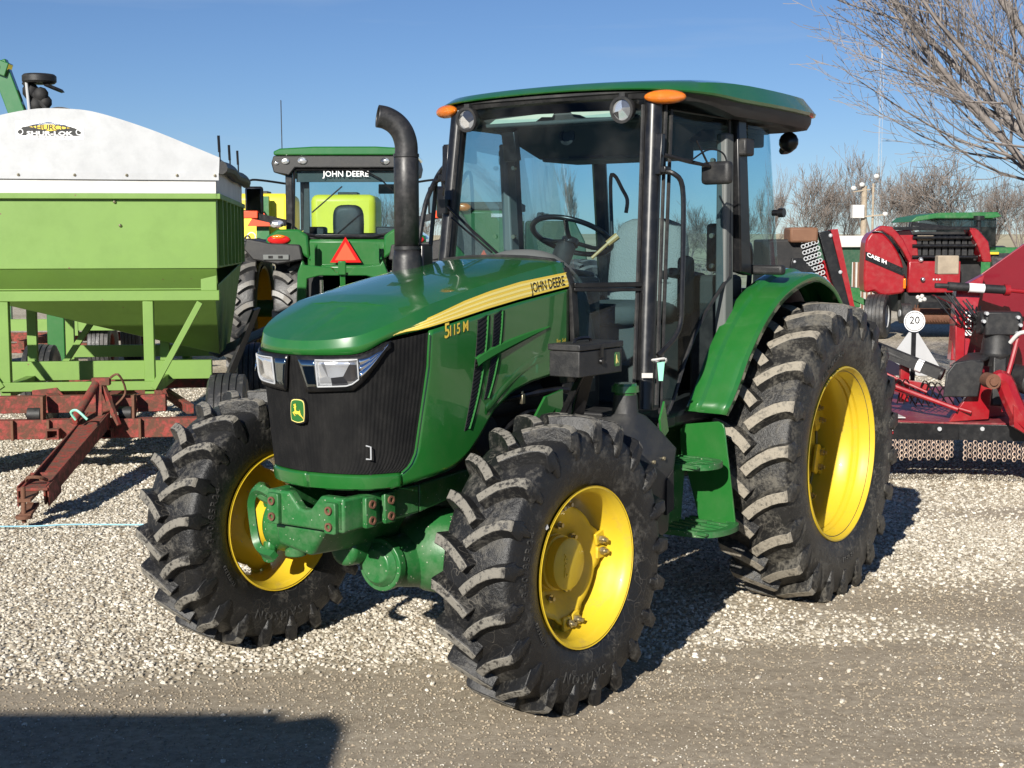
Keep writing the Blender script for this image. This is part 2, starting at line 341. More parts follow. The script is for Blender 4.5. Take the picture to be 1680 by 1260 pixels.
# ---------------------------------------------------------------- wheels
def carcass(Rr, W, rr, lh):
    rc = Rr - lh; h = rc - rr
    P = [(0, rc), (.22 * W, rc - .006), (.38 * W, rc - .016), (.455 * W, rc - .034), (.49 * W, rc - .35 * h), (.50 * W, rc - .52 * h),
         (.485 * W, rc - .72 * h), (.44 * W, rr + .10 * h), (.405 * W, rr + .005), (.39 * W, rr - .008)]
    return [(p.x, p.y) for p in catmull([(a, b, 0) for a, b in P], 3)]
def lug_tyre(Rr, W, rr, n, lh=.042, lw=.046, wob=0.0, squash=0.0, seed=1, sweep=.92):
    """one agricultural tyre: carcass plus raised chevron bars; material 0 rubber, 1 bar tops"""
    rnd = random.Random(seed); mb = MB(); C = carcass(Rr, W, rr, lh); prof = [(-a, b) for a, b in C[:0:-1]] + C
    mb.lathe(prof, 96)
    rc = Rr - lh; hw = W / 2
    secs = [(-.05, 0.0, 1.0), (.12, 0, 1.0), (.35, 0, 1.0), (.60, .003, 1.02), (.80, .007, 1.05), (.92, .014, 1.12), (.975, .030, 1.2)]
    for sgn in (1, -1):
        for k in range(n):
            t0 = 2 * PI * (k + (.5 if sgn < 0 else 0)) / n; rings = []
            for u, drop, ws in secs:
                y = u * hw; th = t0 + (sweep * y - (.42 * y * y / hw if y > 0 else 0)) / rc
                slope = sweep - .84 * max(u, 0)
                cy, ct = 1, slope; L = math.hypot(cy, ct)       # bar direction (y, tangential)
                ny, nt_ = -ct / L, cy / L
                w2 = lw * ws / 2 * (1 + rnd.uniform(-.04, .04)); b2 = w2 * 1.55 + .004
                rt = Rr - drop + rnd.uniform(-1, 1) * .0015; rb = rc - ip(y / W, [(0, 0), (.22, .006), (.38, .016), (.455, .034), (.5, .060)]) - .004
                yo = y + (.004 if u > .9 else 0)
                def P(q, w, rad):
                    yy = (yo + (ny * q * w if u < .9 else ny * q * w * .35)); tt = th + nt_ * q * w / rad
                    return (rad * math.cos(tt), sgn * yy, rad * math.sin(tt))
                rings.append([P(-1, b2, rb), P(-1, w2, rt), P(1, w2, rt), P(1, b2, rb)])
            # end buttress down the shoulder
            h = rc - rr; th = t0 + (sweep * hw - .42 * hw) / rc
            for yy, rad, w2, out in ((.505 * W, rc - .26 * h, lw * .66, .006), (.500 * W, rc - .44 * h, lw * .45, .002)):
                rings.append([(rad * math.cos(th - w2 / rad), sgn * (yy - .012), rad * math.sin(th - w2 / rad)), (rad * math.cos(th - w2 * .7 / rad), sgn * (yy + out), rad * math.sin(th - w2 * .7 / rad)),
                              (rad * math.cos(th + w2 * .7 / rad), sgn * (yy + out), rad * math.sin(th + w2 * .7 / rad)), (rad * math.cos(th + w2 / rad), sgn * (yy - .012), rad * math.sin(th + w2 / rad))])
            o = len(mb.v)
            for q in rings: mb.v += q
            nr = len(rings)
            for i in range(nr - 1):
                for j in range(3):
                    a = o + i * 4 + j; mb.f.append((a, a + 1, a + 5, a + 4)); mb.m.append(1 if (j == 1 and i < 6) else 0)
            mb.f.append((o, o + 1, o + 2, o + 3)); mb.m.append(0); mb.f.append((o + nr * 4 - 4, o + nr * 4 - 3, o + nr * 4 - 2, o + nr * 4 - 1)); mb.m.append(0)
    if squash:
        mb.v = [(x, y, max(z, -Rr + squash)) for x, y, z in mb.v]
    return mb
def tyre_text(mb, txt, size, rad, y, ang, sgn, W, bold=0, sp=1.15):
    """raised lettering, tops outward, centred at angle ang on the sidewall facing sgn*y"""
    def fn(x, yy, z):
        r_ = rad + yy; t = ang + sgn * x / rad
        return (r_ * math.cos(t), sgn * (y + z - abs(yy) * .1), r_ * math.sin(t))
    mb.text(txt, size, fn, ext=.005, bold=bold, sp=sp)
def rim_shell(rr, hw, flip=1):
    """closed thin rim section, y from -hw to hw"""
    P = [(-hw, rr + .0), (-hw - .004, rr - .008), (-hw + .012, rr - .022), (-hw + .03, rr - .03), (-hw + .07, rr - .040), (-hw * .25, rr - .052), (hw * .15, rr - .055), (hw * .5, rr - .042), (hw - .05, rr - .034), (hw - .03, rr - .030), (hw - .012, rr - .022), (hw + .004, rr - .008), (hw, rr)]
    Q = [(a, r_ + .010) for a, r_ in P[::-1][1:-1]]
    return [(a * flip, b) for a, b in P + Q]
# ================================================================= MAIN TRACTOR (local: x forward, y left, z up, origin under rear axle)
def front_wheel(root, x, y, z, sgn, steer, out_label=None):
    """sgn: side the outer face looks to (+1 left)"""
    Rr, W, rr, hw = .605, .345, .318, .152
    rim = MB(); rim.lathe([(a, b + .008) for a, b in rim_shell(rr, hw, sgn)], 72, closed=True)
    w = rim.build('wheel', 'yellow', root, loc=(x, y, z), rot=(0, 0, steer), smooth=40)
    # step-dished disc with four lobes
    d = MB(); n = 96; rows = []
    for i, f in enumerate((0, .3, .6, .85, 1)):
        row = []
        for k in range(n):
            a = 2 * PI * k / n; lob = max(0, math.cos(4 * a + .6)) ** .6
            ro = .226 + .034 * lob; ri = .085; r_ = lerp(ri, ro, f)
            yy = (-.040 + .078 * min(1, max(0, (r_ - .13) / .10)) ** .8 + .004 * lob * (f > .9)) * sgn
            row.append((r_ * math.cos(a), yy, r_ * math.sin(a)))
        rows.append(row)
    d.grid(rows, close=True); d.build('disc', 'yellow', w, solid=.012, smooth=50)
    tb = MB()
    for q in range(4):
        a = PI / 2 * q - .15
        for da in (-.13, .13):
            tb = MB(); tb.beam((.262 * math.cos(a + da), .036 * sgn, .262 * math.sin(a + da)), (.262 * math.cos(a + da), .050 * sgn, .262 * math.sin(a + da)), .05, .085, up=(math.cos(a + da), 0, math.sin(a + da))); tb.build('rim_lug', 'yellow', w, bevel=.004)
    h = MB(); h.lathe([((a - .065) * sgn, b) for a, b in ((-.10, .135), (.02, .135), (.03, .118), (.05, .115), (.053, .104), (.060, .104), (.063, .113), (.078, .113), (.081, .103), (.088, .103), (.091, .106), (.125, .106), (.130, .099), (.130, .001))], 48)
    ho = h.build('hub', 'yellow', w, smooth=40)
    t = MB(); t.text('DANA', .034, lambda a, b, c: (-(b - .030) * 1, sgn * (.0658 + c), a), ext=.0025, bold=.001)
    t.build('hub_lettering', 'yellow', ho, smooth=0)
    bolt = MB(); bolt.cyl((0, 0, 0), (0, .018 * sgn, 0), .017, n=6); bolt.cyl((0, .018 * sgn, 0), (0, .034 * sgn, 0), .009, n=10); bm_ = bolt.mesh('wheel_bolt', [M['steel']])
    for q in range(4):
        a = PI / 2 * q - .15
        for da in (-.10, .10): link('wheel_bolt', bm_, w, loc=(.247 * math.cos(a + da), .052 * sgn, .247 * math.sin(a + da)))
    for q in range(8):
        a = PI / 4 * q + .2; link('hub_bolt', bm_, w, loc=(.150 * math.cos(a), -.025 * sgn, .150 * math.sin(a)))
    tl = MB(); ty = lug_tyre(Rr, W, rr, 21, lh=.043, lw=.037, seed=3 + sgn, squash=.030)
    for sd_ in (1, -1):
        tyre_text(tl, 'SAMSON', .062, .440, .1725, R(-84), sd_, W, sp=1.35)
        tyre_text(tl, '340/85R24', .048, .445, .1725, R(12) if sd_ > 0 else R(20), sd_, W, sp=1.2)
        tyre_text(tl, 'TUBELESS', .022, .395, .1705, R(-30), sd_, W, sp=1.3)
    tr = ty.build('tyre', ['rubber', 'rubber_lug'], w, smooth=38, bevel=.005); tl.build('sidewall_lettering', 'rubber_letter', w, smooth=0, kind='stuff')
    st = MB(); a = R(148) if sgn > 0 else R(-30)
    # bar code sticker near the bead, on the side the photograph shows
    ax, az = .375 * math.cos(R(38)), .375 * math.sin(R(38))
    st.box((0, 0, 0), (.016, .002, .062)); sm = st.build('sticker', 'white', w)
    if sgn > 0: sm.location = (ax, .156, az); sm.rotation_euler = (R(8), R(22), 0)
    else: sm.location = (.395 * math.cos(R(-32)), .160, .395 * math.sin(R(-32))); sm.rotation_euler = (R(6), R(-20), 0); sm.scale = (1.2, 1, .85)
    return w

def rear_wheel(root, x, y, z, sgn):
    Rr, W, rr, hw = .800, .425, .445, .185
    rim = MB(); P = [(-hw, rr), (-hw - .004, rr - .008), (-hw + .012, rr - .020), (-hw + .04, rr - .028), (-hw + .06, rr - .055), (-.05, rr - .058), (-.02, rr - .066), (.02, rr - .066), (.04, rr - .055), (.06, rr - .050), (.07, rr - .042), (.085, rr - .046), (.10, rr - .034), (.115, rr - .037), (.135, rr - .026), (hw - .02, rr - .018), (hw - .008, rr - .010), (hw + .005, rr - .002), (hw + .004, rr + .006), (hw - .006, rr + .008)]
    P += [(a, b + .012) for a, b in P[-4:1:-1]]
    rim.lathe([(a * sgn, b + .012) for a, b in P], 96, closed=True)
    w = rim.build('wheel', 'yellow', root, loc=(x, y, z), smooth=40)
    d = MB(); d.lathe([((a - .075) * sgn, b) for a, b in ((-.10, .08), (-.115, .14), (-.10, .19), (-.045, .26), (-.035, .33), (-.047, .33), (-.06, .255), (-.115, .185), (-.13, .14), (-.13, .08))], 64, closed=True)
    d.build('disc', 'yellow', w)
    bolt = MB(); bolt.cyl((0, 0, 0), (0, .02 * sgn, 0), .018, n=6); bolt.cyl((0, .02 * sgn, 0), (0, .034 * sgn, 0), .010, n=10); bm_ = bolt.mesh('wheel_bolt', [M['steel']])
    tabm = MB(); tabm.prism([(-.075, -.07), (.075, -.07), (.085, -.03), (.06, .0), (.085, .055), (-.085, .055), (-.06, 0), (-.085, -.03)], 'y', -.008, .008)
    me = tabm.mesh('clamp_plate', [M['yellow']])
    for q in range(8):
        a = 2 * PI * q / 8 + R(16); r_ = .350
        o = link('clamp_plate', me, w, loc=(r_ * math.cos(a), -.085 * sgn, r_ * math.sin(a)), bevel=.003); o.rotation_euler = (0, -a + PI / 2, 0)
        for da in (-.12, .12): link('wheel_bolt', bm_, w, loc=(.345 * math.cos(a + da), -.078 * sgn, .345 * math.sin(a + da)))
    h = MB(); h.lathe([(-.24 * sgn, .12), (-.15 * sgn, .11), (-.13 * sgn, .09), (-.11 * sgn, .06), (-.05 * sgn, .05), (-.045 * sgn, .001)], 32); h.build('hub', 'green_dull', w)
    tl = MB(); ty = lug_tyre(Rr, W, rr, 22, lh=.043, lw=.052, seed=9, squash=.045)
    for sd_ in (1,):
        tyre_text(tl, 'ALL TRACTION', .036, .545, .2105, R(66), sd_, W, sp=1.2)
        tyre_text(tl, '18.4R34', .040, .56, .2115, R(-95), sd_, W, sp=1.2)
    ty.build('tyre', ['rubber_dusty', 'rubber_lug2'], w, smooth=38, bevel=.007); tl.build('sidewall_lettering', 'rubber_letter', w, smooth=0, kind='stuff')
    return w

# hood plan line: from the centre of the nose round the corner and back to the cab
PLAN = catmull([(3.066, 0, 0), (3.062, .06, 0), (3.051, .12, 0), (3.032, .18, 0), (3.008, .228, 0), (2.982, .262, 0), (2.935, .294, 0), (2.86, .328, 0), (2.77, .354, 0), (2.66, .373, 0), (2.45, .382, 0), (2.1, .387, 0), (1.70, .390, 0)], 8)
_u = [0.0]
for a_, b_ in zip(PLAN, PLAN[1:]): _u.append(_u[-1] + (b_ - a_).length)
UMAX = _u[-1]; _px = [p.x for p in PLAN]; _py = [p.y for p in PLAN]
def plan(u): return float(np.interp(u, _u, _px)), float(np.interp(u, _u, _py))
def u_of_x(x): return float(np.interp(-x, [-p for p in _px], _u))
def surf(u, z, off=0.0, s=1):
    x, y = plan(u); x1, y1 = plan(max(0, u - .02)); x2, y2 = plan(min(UMAX, u + .02))
    tx, ty = x2 - x1, y2 - y1; L = math.hypot(tx, ty); nx, ny = ty / L, -tx / L
    if u < .02: nx, ny = 1, 0
    k = min(1, max(0, (x - 2.45) / .6)); dz = max(0, 1.42 - z)
    x -= .13 * dz * k; y *= 1 - .08 * dz * k
    return Vector((x + nx * off, s * (y + ny * off), z))
def zb(x): return ip(x, [(3.1, .897), (2.9, .905), (2.727, .931), (2.6, .944), (2.53, .958), (2.45, .995), (2.377, 1.057), (2.268, 1.165), (2.134, 1.232), (1.995, 1.263), (1.826, 1.280), (1.6, 1.30)])
def zL(x): return ip(x, [(3.07, 1.430), (3.0, 1.436), (2.96, 1.448), (2.90, 1.482), (2.853, 1.502), (2.683, 1.526), (2.546, 1.549), (2.316, 1.586), (2.094, 1.617), (1.907, 1.640), (1.7, 1.664)])
def zs(x): return ip(x, [(3.07, 1.46), (2.90, 1.49), (2.862, 1.508), (2.80, 1.538), (2.7, 1.568), (2.61, 1.592), (2.45, 1.634), (2.28, 1.668), (2.06, 1.702), (1.68, 1.738)])
def z2(x): return ip(x, [(3.07, 1.487), (3.0, 1.506), (2.93, 1.530), (2.86, 1.556), (2.665, 1.622), (2.424, 1.669), (2.254, 1.700), (2.03, 1.735), (1.767, 1.772), (1.68, 1.780)])
def z3(x): return ip(x, [(3.02, 1.518), (2.9, 1.570), (2.8, 1.602), (2.64, 1.645), (2.23, 1.720), (1.8, 1.780), (1.6, 1.800)])
def xedge(z): return ip(z, [(.93, 2.90), (.965, 2.845), (.99, 2.805), (1.04, 2.775), (1.19, 2.740), (1.38, 2.696), (1.525, 2.683), (1.6, 2.66)])

TR = thing('tractor', 'big clean green farm tractor with yellow wheels and closed cab in the foreground', 'tractor', (.910, 7.962, 0), R(-124.95))
def build_hood():
    us = [UMAX * i / 64 for i in range(65)]
    # top cover
    rows = []
    for f in range(6):
        pass
    full = []
    for s in (1, -1):
        cols = []
        for u in us:
            x, y = plan(u)
            a = surf(u, zL(x) + .004, 0, s); b = surf(u, lerp(zL(x), z2(x), .5), lerp(-.011, -.003, min(1, max(0, (x - 2.6) / .3))), s); c = surf(u, z2(x), lerp(-.026, -.010, min(1, max(0, (x - 2.6) / .3))), s)
            d = surf(u, 0, -.105, s); xd = d.x; d = Vector((xd, (y * .72 if y < .30 else lerp(y * .72, abs(d.y), min(1, (y - .30) / .07))) * s, z3(min(xd, 3.02))))
            e = Vector((xd, d.y * .5, d.z + .010 * min(1, abs(d.y) / .3))); g = Vector((xd, 0, d.z + .013 * min(1, abs(d.y) / .3)))
            cols.append([a, b, c, d, e, g])
        full.append(cols)
    mb = MB()
    for cols in full: mb.grid(cols)
    ob = mb.mesh('hood', [M['green']], 28)
    b = bmesh.new(); b.from_mesh(ob); bmesh.ops.remove_doubles(b, verts=b.verts, dist=.0008); bmesh.ops.recalc_face_normals(b, faces=b.faces); b.to_mesh(ob); b.free()
    ob.polygons.foreach_set('use_smooth', [True] * len(ob.polygons)); ob.set_sharp_from_angle(angle=R(17))
    hood = link('hood', ob, TR, solid=.008)
    fin = MB(); fin.hexa([(2.60, -.03, 1.640), (2.60, .03, 1.640), (2.44, .03, 1.672), (2.44, -.03, 1.672)], [(2.60, -.004, 1.646), (2.60, .004, 1.646), (2.44, .026, 1.700), (2.44, -.026, 1.700)])
    for s in (1, -1):
        # side panel
        N, Mr = 44, 30; rows = []
        for j in range(Mr + 1):
            row = []
            for i in range(N + 1):
                c = i / N; u = lerp(u_of_x(2.75), UMAX, c)
                for _ in range(4):
                    x, y = plan(u); z = lerp(zb(x), zL(x) - .006, j / Mr); ue = u_of_x(xedge(z)); u = lerp(ue, UMAX, c)
                row.append(surf(u, z, 0, s))
            rows.append(row)
        p = MB(); p.grid(rows); sp = p.build('side_panel', 'green', TR, solid=.012, smooth=30)
        e = MB(); e.tube([surf(u_of_x(xedge(z)) - .004, z, .001, s) for z in [1.505 - .54 * i / 30 for i in range(31)]], .0045, 6, cap=True); e.build('panel_edge', 'green', sp)
        # grille half (one mesh per side, meeting at the middle)
        rows = []
        for j in range(29):
            z = lerp(.968, 1.43, j / 28); row = []
            for i in range(121):
                z1 = z + (zL(plan(u_of_x(xedge(z)))[0]) - .012 - 1.43) * (i / 120) * (j / 28)
                ue = u_of_x(xedge(z1)) - .006
                row.append(surf(ue * i / 120, z1, -.004 - (0, .0012, .0022, .0012)[i % 4] * (1 if 0 < i < 120 else 0), s))
            rows.append(row)
        g = MB(); g.grid(rows); g.build('grille', 'grille', TR, smooth=60)
        # front bar under the grille
        rows = []
        for j, (z, off) in enumerate(((.897, -.012), (.905, .002), (.93, .004), (.955, .002), (.966, -.006))):
            rows.append([surf(u_of_x(2.85) * i / 20, z + (.008 * (i / 20) if j < 2 else 0), off, s) for i in range(21)])
        fb = MB(); fb.grid(rows); fb.build('front_bar', 'green', TR, solid=.01, smooth=30)
        # head lamp
        hb = MB(); u0, u1 = .030, u_of_x(2.885); rows = []
        zt = lambda u: lerp(1.425, zL(plan(u)[0]) - .010, min(1, u / u1))
        def zbt(u):
            t = u / u1; return lerp(1.303, 1.316, min(1, t / .6)) if t < .6 else 1.316 + (zt(u1) - 1.318) * ((t - .6) / .4) ** 1.25
        def hgrid(mbx, ua, ub, za, zb_, off, n=16, m=6, mi=0):
            rr_ = []
            for i in range(n + 1):
                u = lerp(ua, ub, i / n); rr_.append([surf(u + (.030 * (1 - j / m)) * (1 - i / n) * (ua < .05), lerp(za(u), zb_(u), j / m), off, s) for j in range(m + 1)])
            mbx.grid(rr_, mi)
        hgrid(hb, u0 - .008, u1 + .012, lambda u: zbt(min(u, u1)) - .014, lambda u: zt(u) + .008, .004)
        hl = hb.build('headlight', 'black', TR, solid=-.008, smooth=50)
        cb = MB(); uc = .272
        
        rr_ = []
        for i in range(17):
            u = lerp(uc + .004, u1 - .004, i / 16); rr_.append([surf(u, lerp(zbt(u) + .007, zt(u) - .007, j / 9), (.0165 + .016 * (1 - j / 9) - (.006 if j % 3 == 0 and 0 < j < 9 else 0)) * (1 - .5 * i / 16), s) for j in range(10)])
        cb.grid(rr_); cb.build('chrome_trim', 'chrome', hl, smooth=60, solid=.003)
        a1 = MB(); hgrid(a1, u0 + .002, .108, lambda u: zbt(u) + .006, lambda u: zt(u) - .008, .0150, 6, 4); a1.build('side_lamp', 'mirror', hl, solid=.004)
        a2 = MB(); hgrid(a2, .112, uc - .002, lambda u: zbt(u) + .005, lambda u: zt(u) - .008, .0165, 8, 5)
        l2 = a2.build('lamp_lens', 'lamp', hl, solid=.006, smooth=60)
        fr = MB(); c_ = [(.112, 0), (uc, 0), (uc, 1), (.112, 1), (.112, 0)]; pts = []
        for (ua, fa), (ub, fb_) in zip(c_, c_[1:]):
            for i in range(7):
                u = lerp(ua, ub, i / 7); f = lerp(fa, fb_, i / 7); pts.append(surf(u, lerp(zbt(u) + .004, zt(u) - .006, f), .018, s))
        fr.tube(pts + [pts[0]], .003, 6); fr.build('lens_frame', 'bright_metal', hl)
        # yellow stripe as alternating narrow bands
        vt = lambda x: (zs(x) - zL(x) - .003) / (z2(x) - zL(x)); vb = lambda x: ip(x, [(2.862, .92), (2.83, .45), (2.75, .15), (2.5, .05), (1.7, .04)]) * vt(x)
        st = MB(); nb = 7
        for k in range(nb):
            rr_ = []
            for i in range(41):
                x = lerp(2.862, 1.702, i / 40); u = u_of_x(x); r2 = []
                for q in (k / nb, (k + 1) / nb):
                    v = lerp(vb(x), vt(x), q); r2.append(surf(u, lerp(zL(x) + .004, z2(x) - .002, v), .0025 + (.0006 if k % 2 else 0) - .023 * v, s))
                rr_.append(r2)
            st.grid(rr_, k % 2)
        st.build('yellow_stripe', ['decal_yellow', 'decal_pale'], TR, smooth=0)
        zc = lambda x: lerp(zL(x), z2(x), (vb(x) + vt(x)) / 2)
        def on_side(x0, zf, off, flip):
            def fn(a, b, c):
                x = x0 - (a if flip > 0 else -a); u = u_of_x(x); z = zf(x) + b; v = (z - zL(x)) / (z2(x) - zL(x)); return surf(u, z, off + c - (.026 * v if v > 0 else 0), flip)
            return fn
        t = MB(); t.text('JOHN DEERE', .060, on_side(1.862, lambda x: lerp(zL(x), z2(x), vt(x) * .5), .0058, s), bold=.0006, sp=.95, sx=.80); t.build('side_lettering', 'black_print', TR, smooth=0)
        t = MB(); t.text('5', .084, on_side(2.585, lambda x: 1.512 + (2.590 - x) * .14, .003, s), bold=.001, sx=.9); t.text('115 M', 0.060, on_side(2.512, lambda x: 1.518 + (2.520 - x) * .14, .003, s), bold=.001, sx=.85)
        t.build('model_number', 'decal_yellow', TR, smooth=0)
        # vents: black louvred slots, bright fins and the crossing blade
        def poly_side(mbx, pts, o0, o1, m=0):
            n = len(pts); a = [surf(u_of_x(x), z, o0, s) for x, z in pts]; b = [surf(u_of_x(x), z, o1, s) for x, z in pts]; mbx.hexa(a, b, m)
        def slot(top, w, mid, bot):
            L_, R_ = [], []
            for i in range(13):
                t_ = i / 12; x = lerp(lerp(top[0], mid[0], t_), lerp(mid[0], bot[0], t_), t_); z = lerp(lerp(top[1], mid[1], t_), lerp(mid[1], bot[1], t_), t_)
                ww = w * (1 - .55 * t_ ** 2); L_.append((x, z)); R_.append((x - ww, z + ww * .25))
            return L_, R_
        for k, (tp, w_, md, bt) in enumerate((((2.384, 1.548), .062, (2.40, 1.30), (2.478, 1.098)), ((2.272, 1.566), .052, (2.285, 1.36), (2.345, 1.215)))):
            L_, R_ = slot(tp, w_, md, bt); v = MB()
            for i in range(12): poly_side(v, [L_[i], R_[i], R_[i + 1], L_[i + 1]], -.001, .002)
            vo = v.build('vent', 'black_deep', TR, smooth=0)
            lv = MB(); nn = 26
            for i in range(nn):
                f = (i + .5) / nn * 12; a = int(f); fr_ = f - a; p = (lerp(L_[a][0], L_[min(a + 1, 12)][0], fr_), lerp(L_[a][1], L_[min(a + 1, 12)][1], fr_)); q = (lerp(R_[a][0], R_[min(a + 1, 12)][0], fr_), lerp(R_[a][1], R_[min(a + 1, 12)][1], fr_))
                lv.tube([surf(u_of_x(p[0]), p[1], .003, s), surf(u_of_x(q[0]), q[1] + .012, .003, s)], .0022, 4)
            lv.build('louvre', 'black', vo, kind='stuff')
            fn_ = MB(); ra = [surf(u_of_x(x), z, -.001, s) for x, z in R_]; rb = [surf(u_of_x(x - .005), z, .008, s) for x, z in R_]; rc = [surf(u_of_x(x - .028), z + .002, .0, s) for x, z in R_]
            fn_.grid([ra, rb, rc]); fn_.build('vent_fin', 'green_fin', TR, smooth=30)
        bl = MB(); A_, B_, C_, D_ = [], [], [], []
        for i in range(21):
            t_ = i / 20; x = lerp(2.405, 1.86, t_); z = 1.366 + .13 * t_ ** .8; h_ = .020 * (1 - t_ ** 2) + .002
            A_.append(surf(u_of_x(x), z - h_, .001, s)); B_.append(surf(u_of_x(x), z - h_ * .2, .020 * (1 - t_ * .7), s)); C_.append(surf(u_of_x(x), z + h_, .012 * (1 - t_ * .8), s)); D_.append(surf(u_of_x(x), z + h_ * 1.3, .0, s))
        bl.grid([A_, B_, C_, D_]); bl.build('panel_crease', 'green_fin', TR, smooth=30)
        fd = MB(); A_, B_, C_ = [], [], []
        for i in range(21):      # pressed fold that follows the lower arch
            t_ = i / 20; x = lerp(2.33, 1.85, t_); z = lerp(1.16, 1.36, math.sin(t_ * PI / 2)) ; A_.append(surf(u_of_x(x), z - .012, .0005, s)); B_.append(surf(u_of_x(x), z, .007 * (1 - t_), s)); C_.append(surf(u_of_x(x), z + .03, .0005, s))
        fd.grid([A_, B_, C_]); fd.build('panel_fold', 'green', TR, smooth=50)
        if s > 0:
            t = MB(); t.text('technologies', .014, on_side(1.765, lambda x: 1.400, .003, 1)); t.build('small_decal', 'decal_yellow', TR, smooth=0); t = MB(); t.text('Buy  Sell', .022, on_side(1.765, lambda x: 1.430, .003, 1))
            t.build('small_decal', 'decal_yellow', TR, smooth=0)
    fin.build('hood_vent', 'green_dark', hood, bevel=.002)
    # emblem plate with leaping animal
    ez = 1.212; ex = surf(0, ez).x
    def shield(k, dx, mb, m=0, sy=1.0):
        P = []
        out = [(-.030, .040), (0, .046), (.030, .040), (.0365, .010), (.034, -.033), (.026, -.041), (0, -.046), (-.026, -.041), (-.034, -.033), (-.0365, .010)]
        P = [(p.x * k, p.y * k) for p in catmull([(a, b, 0) for a, b in out], 3, True)]
        mb.add([(dx, a, ez + b) for a, b in P] + [(ex - .006, a, ez + b) for a, b in P], [tuple(range(len(P)))] + [(i, (i + 1) % len(P), len(P) + (i + 1) % len(P), len(P) + i) for i in range(len(P))], m)
    em = MB(); shield(1.12, ex + .010, em); eo = em.build('emblem', 'black', TR)
    for k, dx, mt, nm in ((1.0, ex + .012, 'decal_pale', 'emblem_border'), (.93, ex + .013, 'green', 'emblem_field')):
        e2 = MB(); shield(k, dx, e2); e2.build(nm, mt, eo)
    deer = [(575, 640), (660, 600), (650, 510), (605, 490), (650, 478), (655, 450), (610, 430), (625, 400), (660, 420), (665, 370), (680, 410), (700, 375), (700, 445), (728, 462), (708, 480), (705, 570), (740, 595), (835, 595), (855, 570), (825, 545), (870, 580), (865, 620), (900, 690), (990, 790), (980, 805), (915, 745), (850, 715), (800, 675), (720, 685), (660, 665), (610, 645), (690, 735), (665, 735)]
    dm = MB(); pts = [((a - 755) * .000136, -(b - 590) * .000136) for a, b in deer]; n = len(pts)
    dm.add([(ex + .0136, -a * -1, ez + b) for a, b in pts] + [(ex + .0146, a, ez + b) for a, b in pts], [tuple(range(n)), tuple(range(n, 2 * n))] + [(i, (i + 1) % n, n + (i + 1) % n, n + i) for i in range(n)])
    dm.build('emblem_animal', 'decal_yellow', eo, smooth=0)
    la = MB(); q = surf(.305, 1.053, .004); la.tube([q + V(0, -.022, .028), q + V(.012, -.02, .028), q + V(.016, .006, .026), q + V(.016, .006, -.022), q + V(.012, -.02, -.024), q + V(0, -.022, -.024)], .0035, 6); la.build('grille_latch', 'bright_metal', TR)
build_hood()

# cowl band behind the hood
cw = MB(); ring = []
for x0 in (1.665, 1.62):
    for off in (0.012, ):
        P = [V(x0, .405, 1.29), V(x0 + .02, .407, 1.50), V(x0 + .03, .402, 1.66), V(x0 + .05, .372, 1.752), V(x0 + .06, .30, 1.795), V(x0 + .06, .15, 1.808), V(x0 + .06, 0, 1.812)]
        ring.append([V(p.x, -p.y, p.z) for p in P[:-1]] + P[::-1])
inner = [[V(p.x, p.y * .90, 1.29 + (p.z - 1.29) * .93) for p in q] for q in ring]
cw.grid([inner[0], ring[0], ring[1], inner[1]]); cw.build('cowl', 'black_flat', TR, smooth=40, solid=.004)
# engine bay and chassis
eb = MB(); eb.bb(1.55, 2.62, -.24, .24, .80, 1.42); eb.bb(2.62, 2.92, -.26, .26, .93, 1.40); eb.bb(1.62, 1.70, -.36, .36, .9, 1.72)
eb.cyl((1.8, .26, 1.18), (2.2, .26, 1.18), .07); eb.cyl((2.25, .25, 1.05), (2.25, .33, 1.05), .09); eb.cyl((2.0, .24, .98), (2.0, .33, .98), .06)
eb.bb(2.3, 2.55, .2, .3, 1.0, 1.1); eb.bb(1.75, 2.1, .2, .3, .86, .93); eb.build('engine', 'black_deep', TR, bevel=.006)
hs = MB()
for p in ([(2.15, .32, 1.19), (2.05, .35, 1.20), (1.95, .36, 1.205), (1.8, .38, 1.21), (1.72, .40, 1.205)], [(2.3, .3, .95), (2.1, .34, 1.08), (1.9, .33, 1.12), (1.7, .36, 1.05)], [(1.7, .3, .85), (1.9, .34, .95), (2.2, .31, .9)]): hs.tube(catmull(p, 5), .014, 8)
hs.build('hose', 'black', TR)
fl = MB(); fl.box((2.03, .36, 1.19), (.022, .025, .045)); fl.cyl((2.03, .36, 1.19), (2.03, .36, 1.225), .008); fl.build('pipe_coupling', 'steel', TR, bevel=.003)
ch = MB(); ch.bb(-.25, 1.6, -.21, .21, .58, 1.0); ch.bb(1.2, 2.2, -.17, .17, .60, .86); ch.build('transmission', 'green_dull', TR, bevel=.02)
ra = MB(); ra.lathe([(-.80, .10), (-.5, .10), (-.48, .15), (-.25, .19), (.25, .19), (.48, .15), (.5, .10), (.80, .10)], 28, c=(0, 0, .753)); ra.build('rear_axle', 'green_dull', TR)
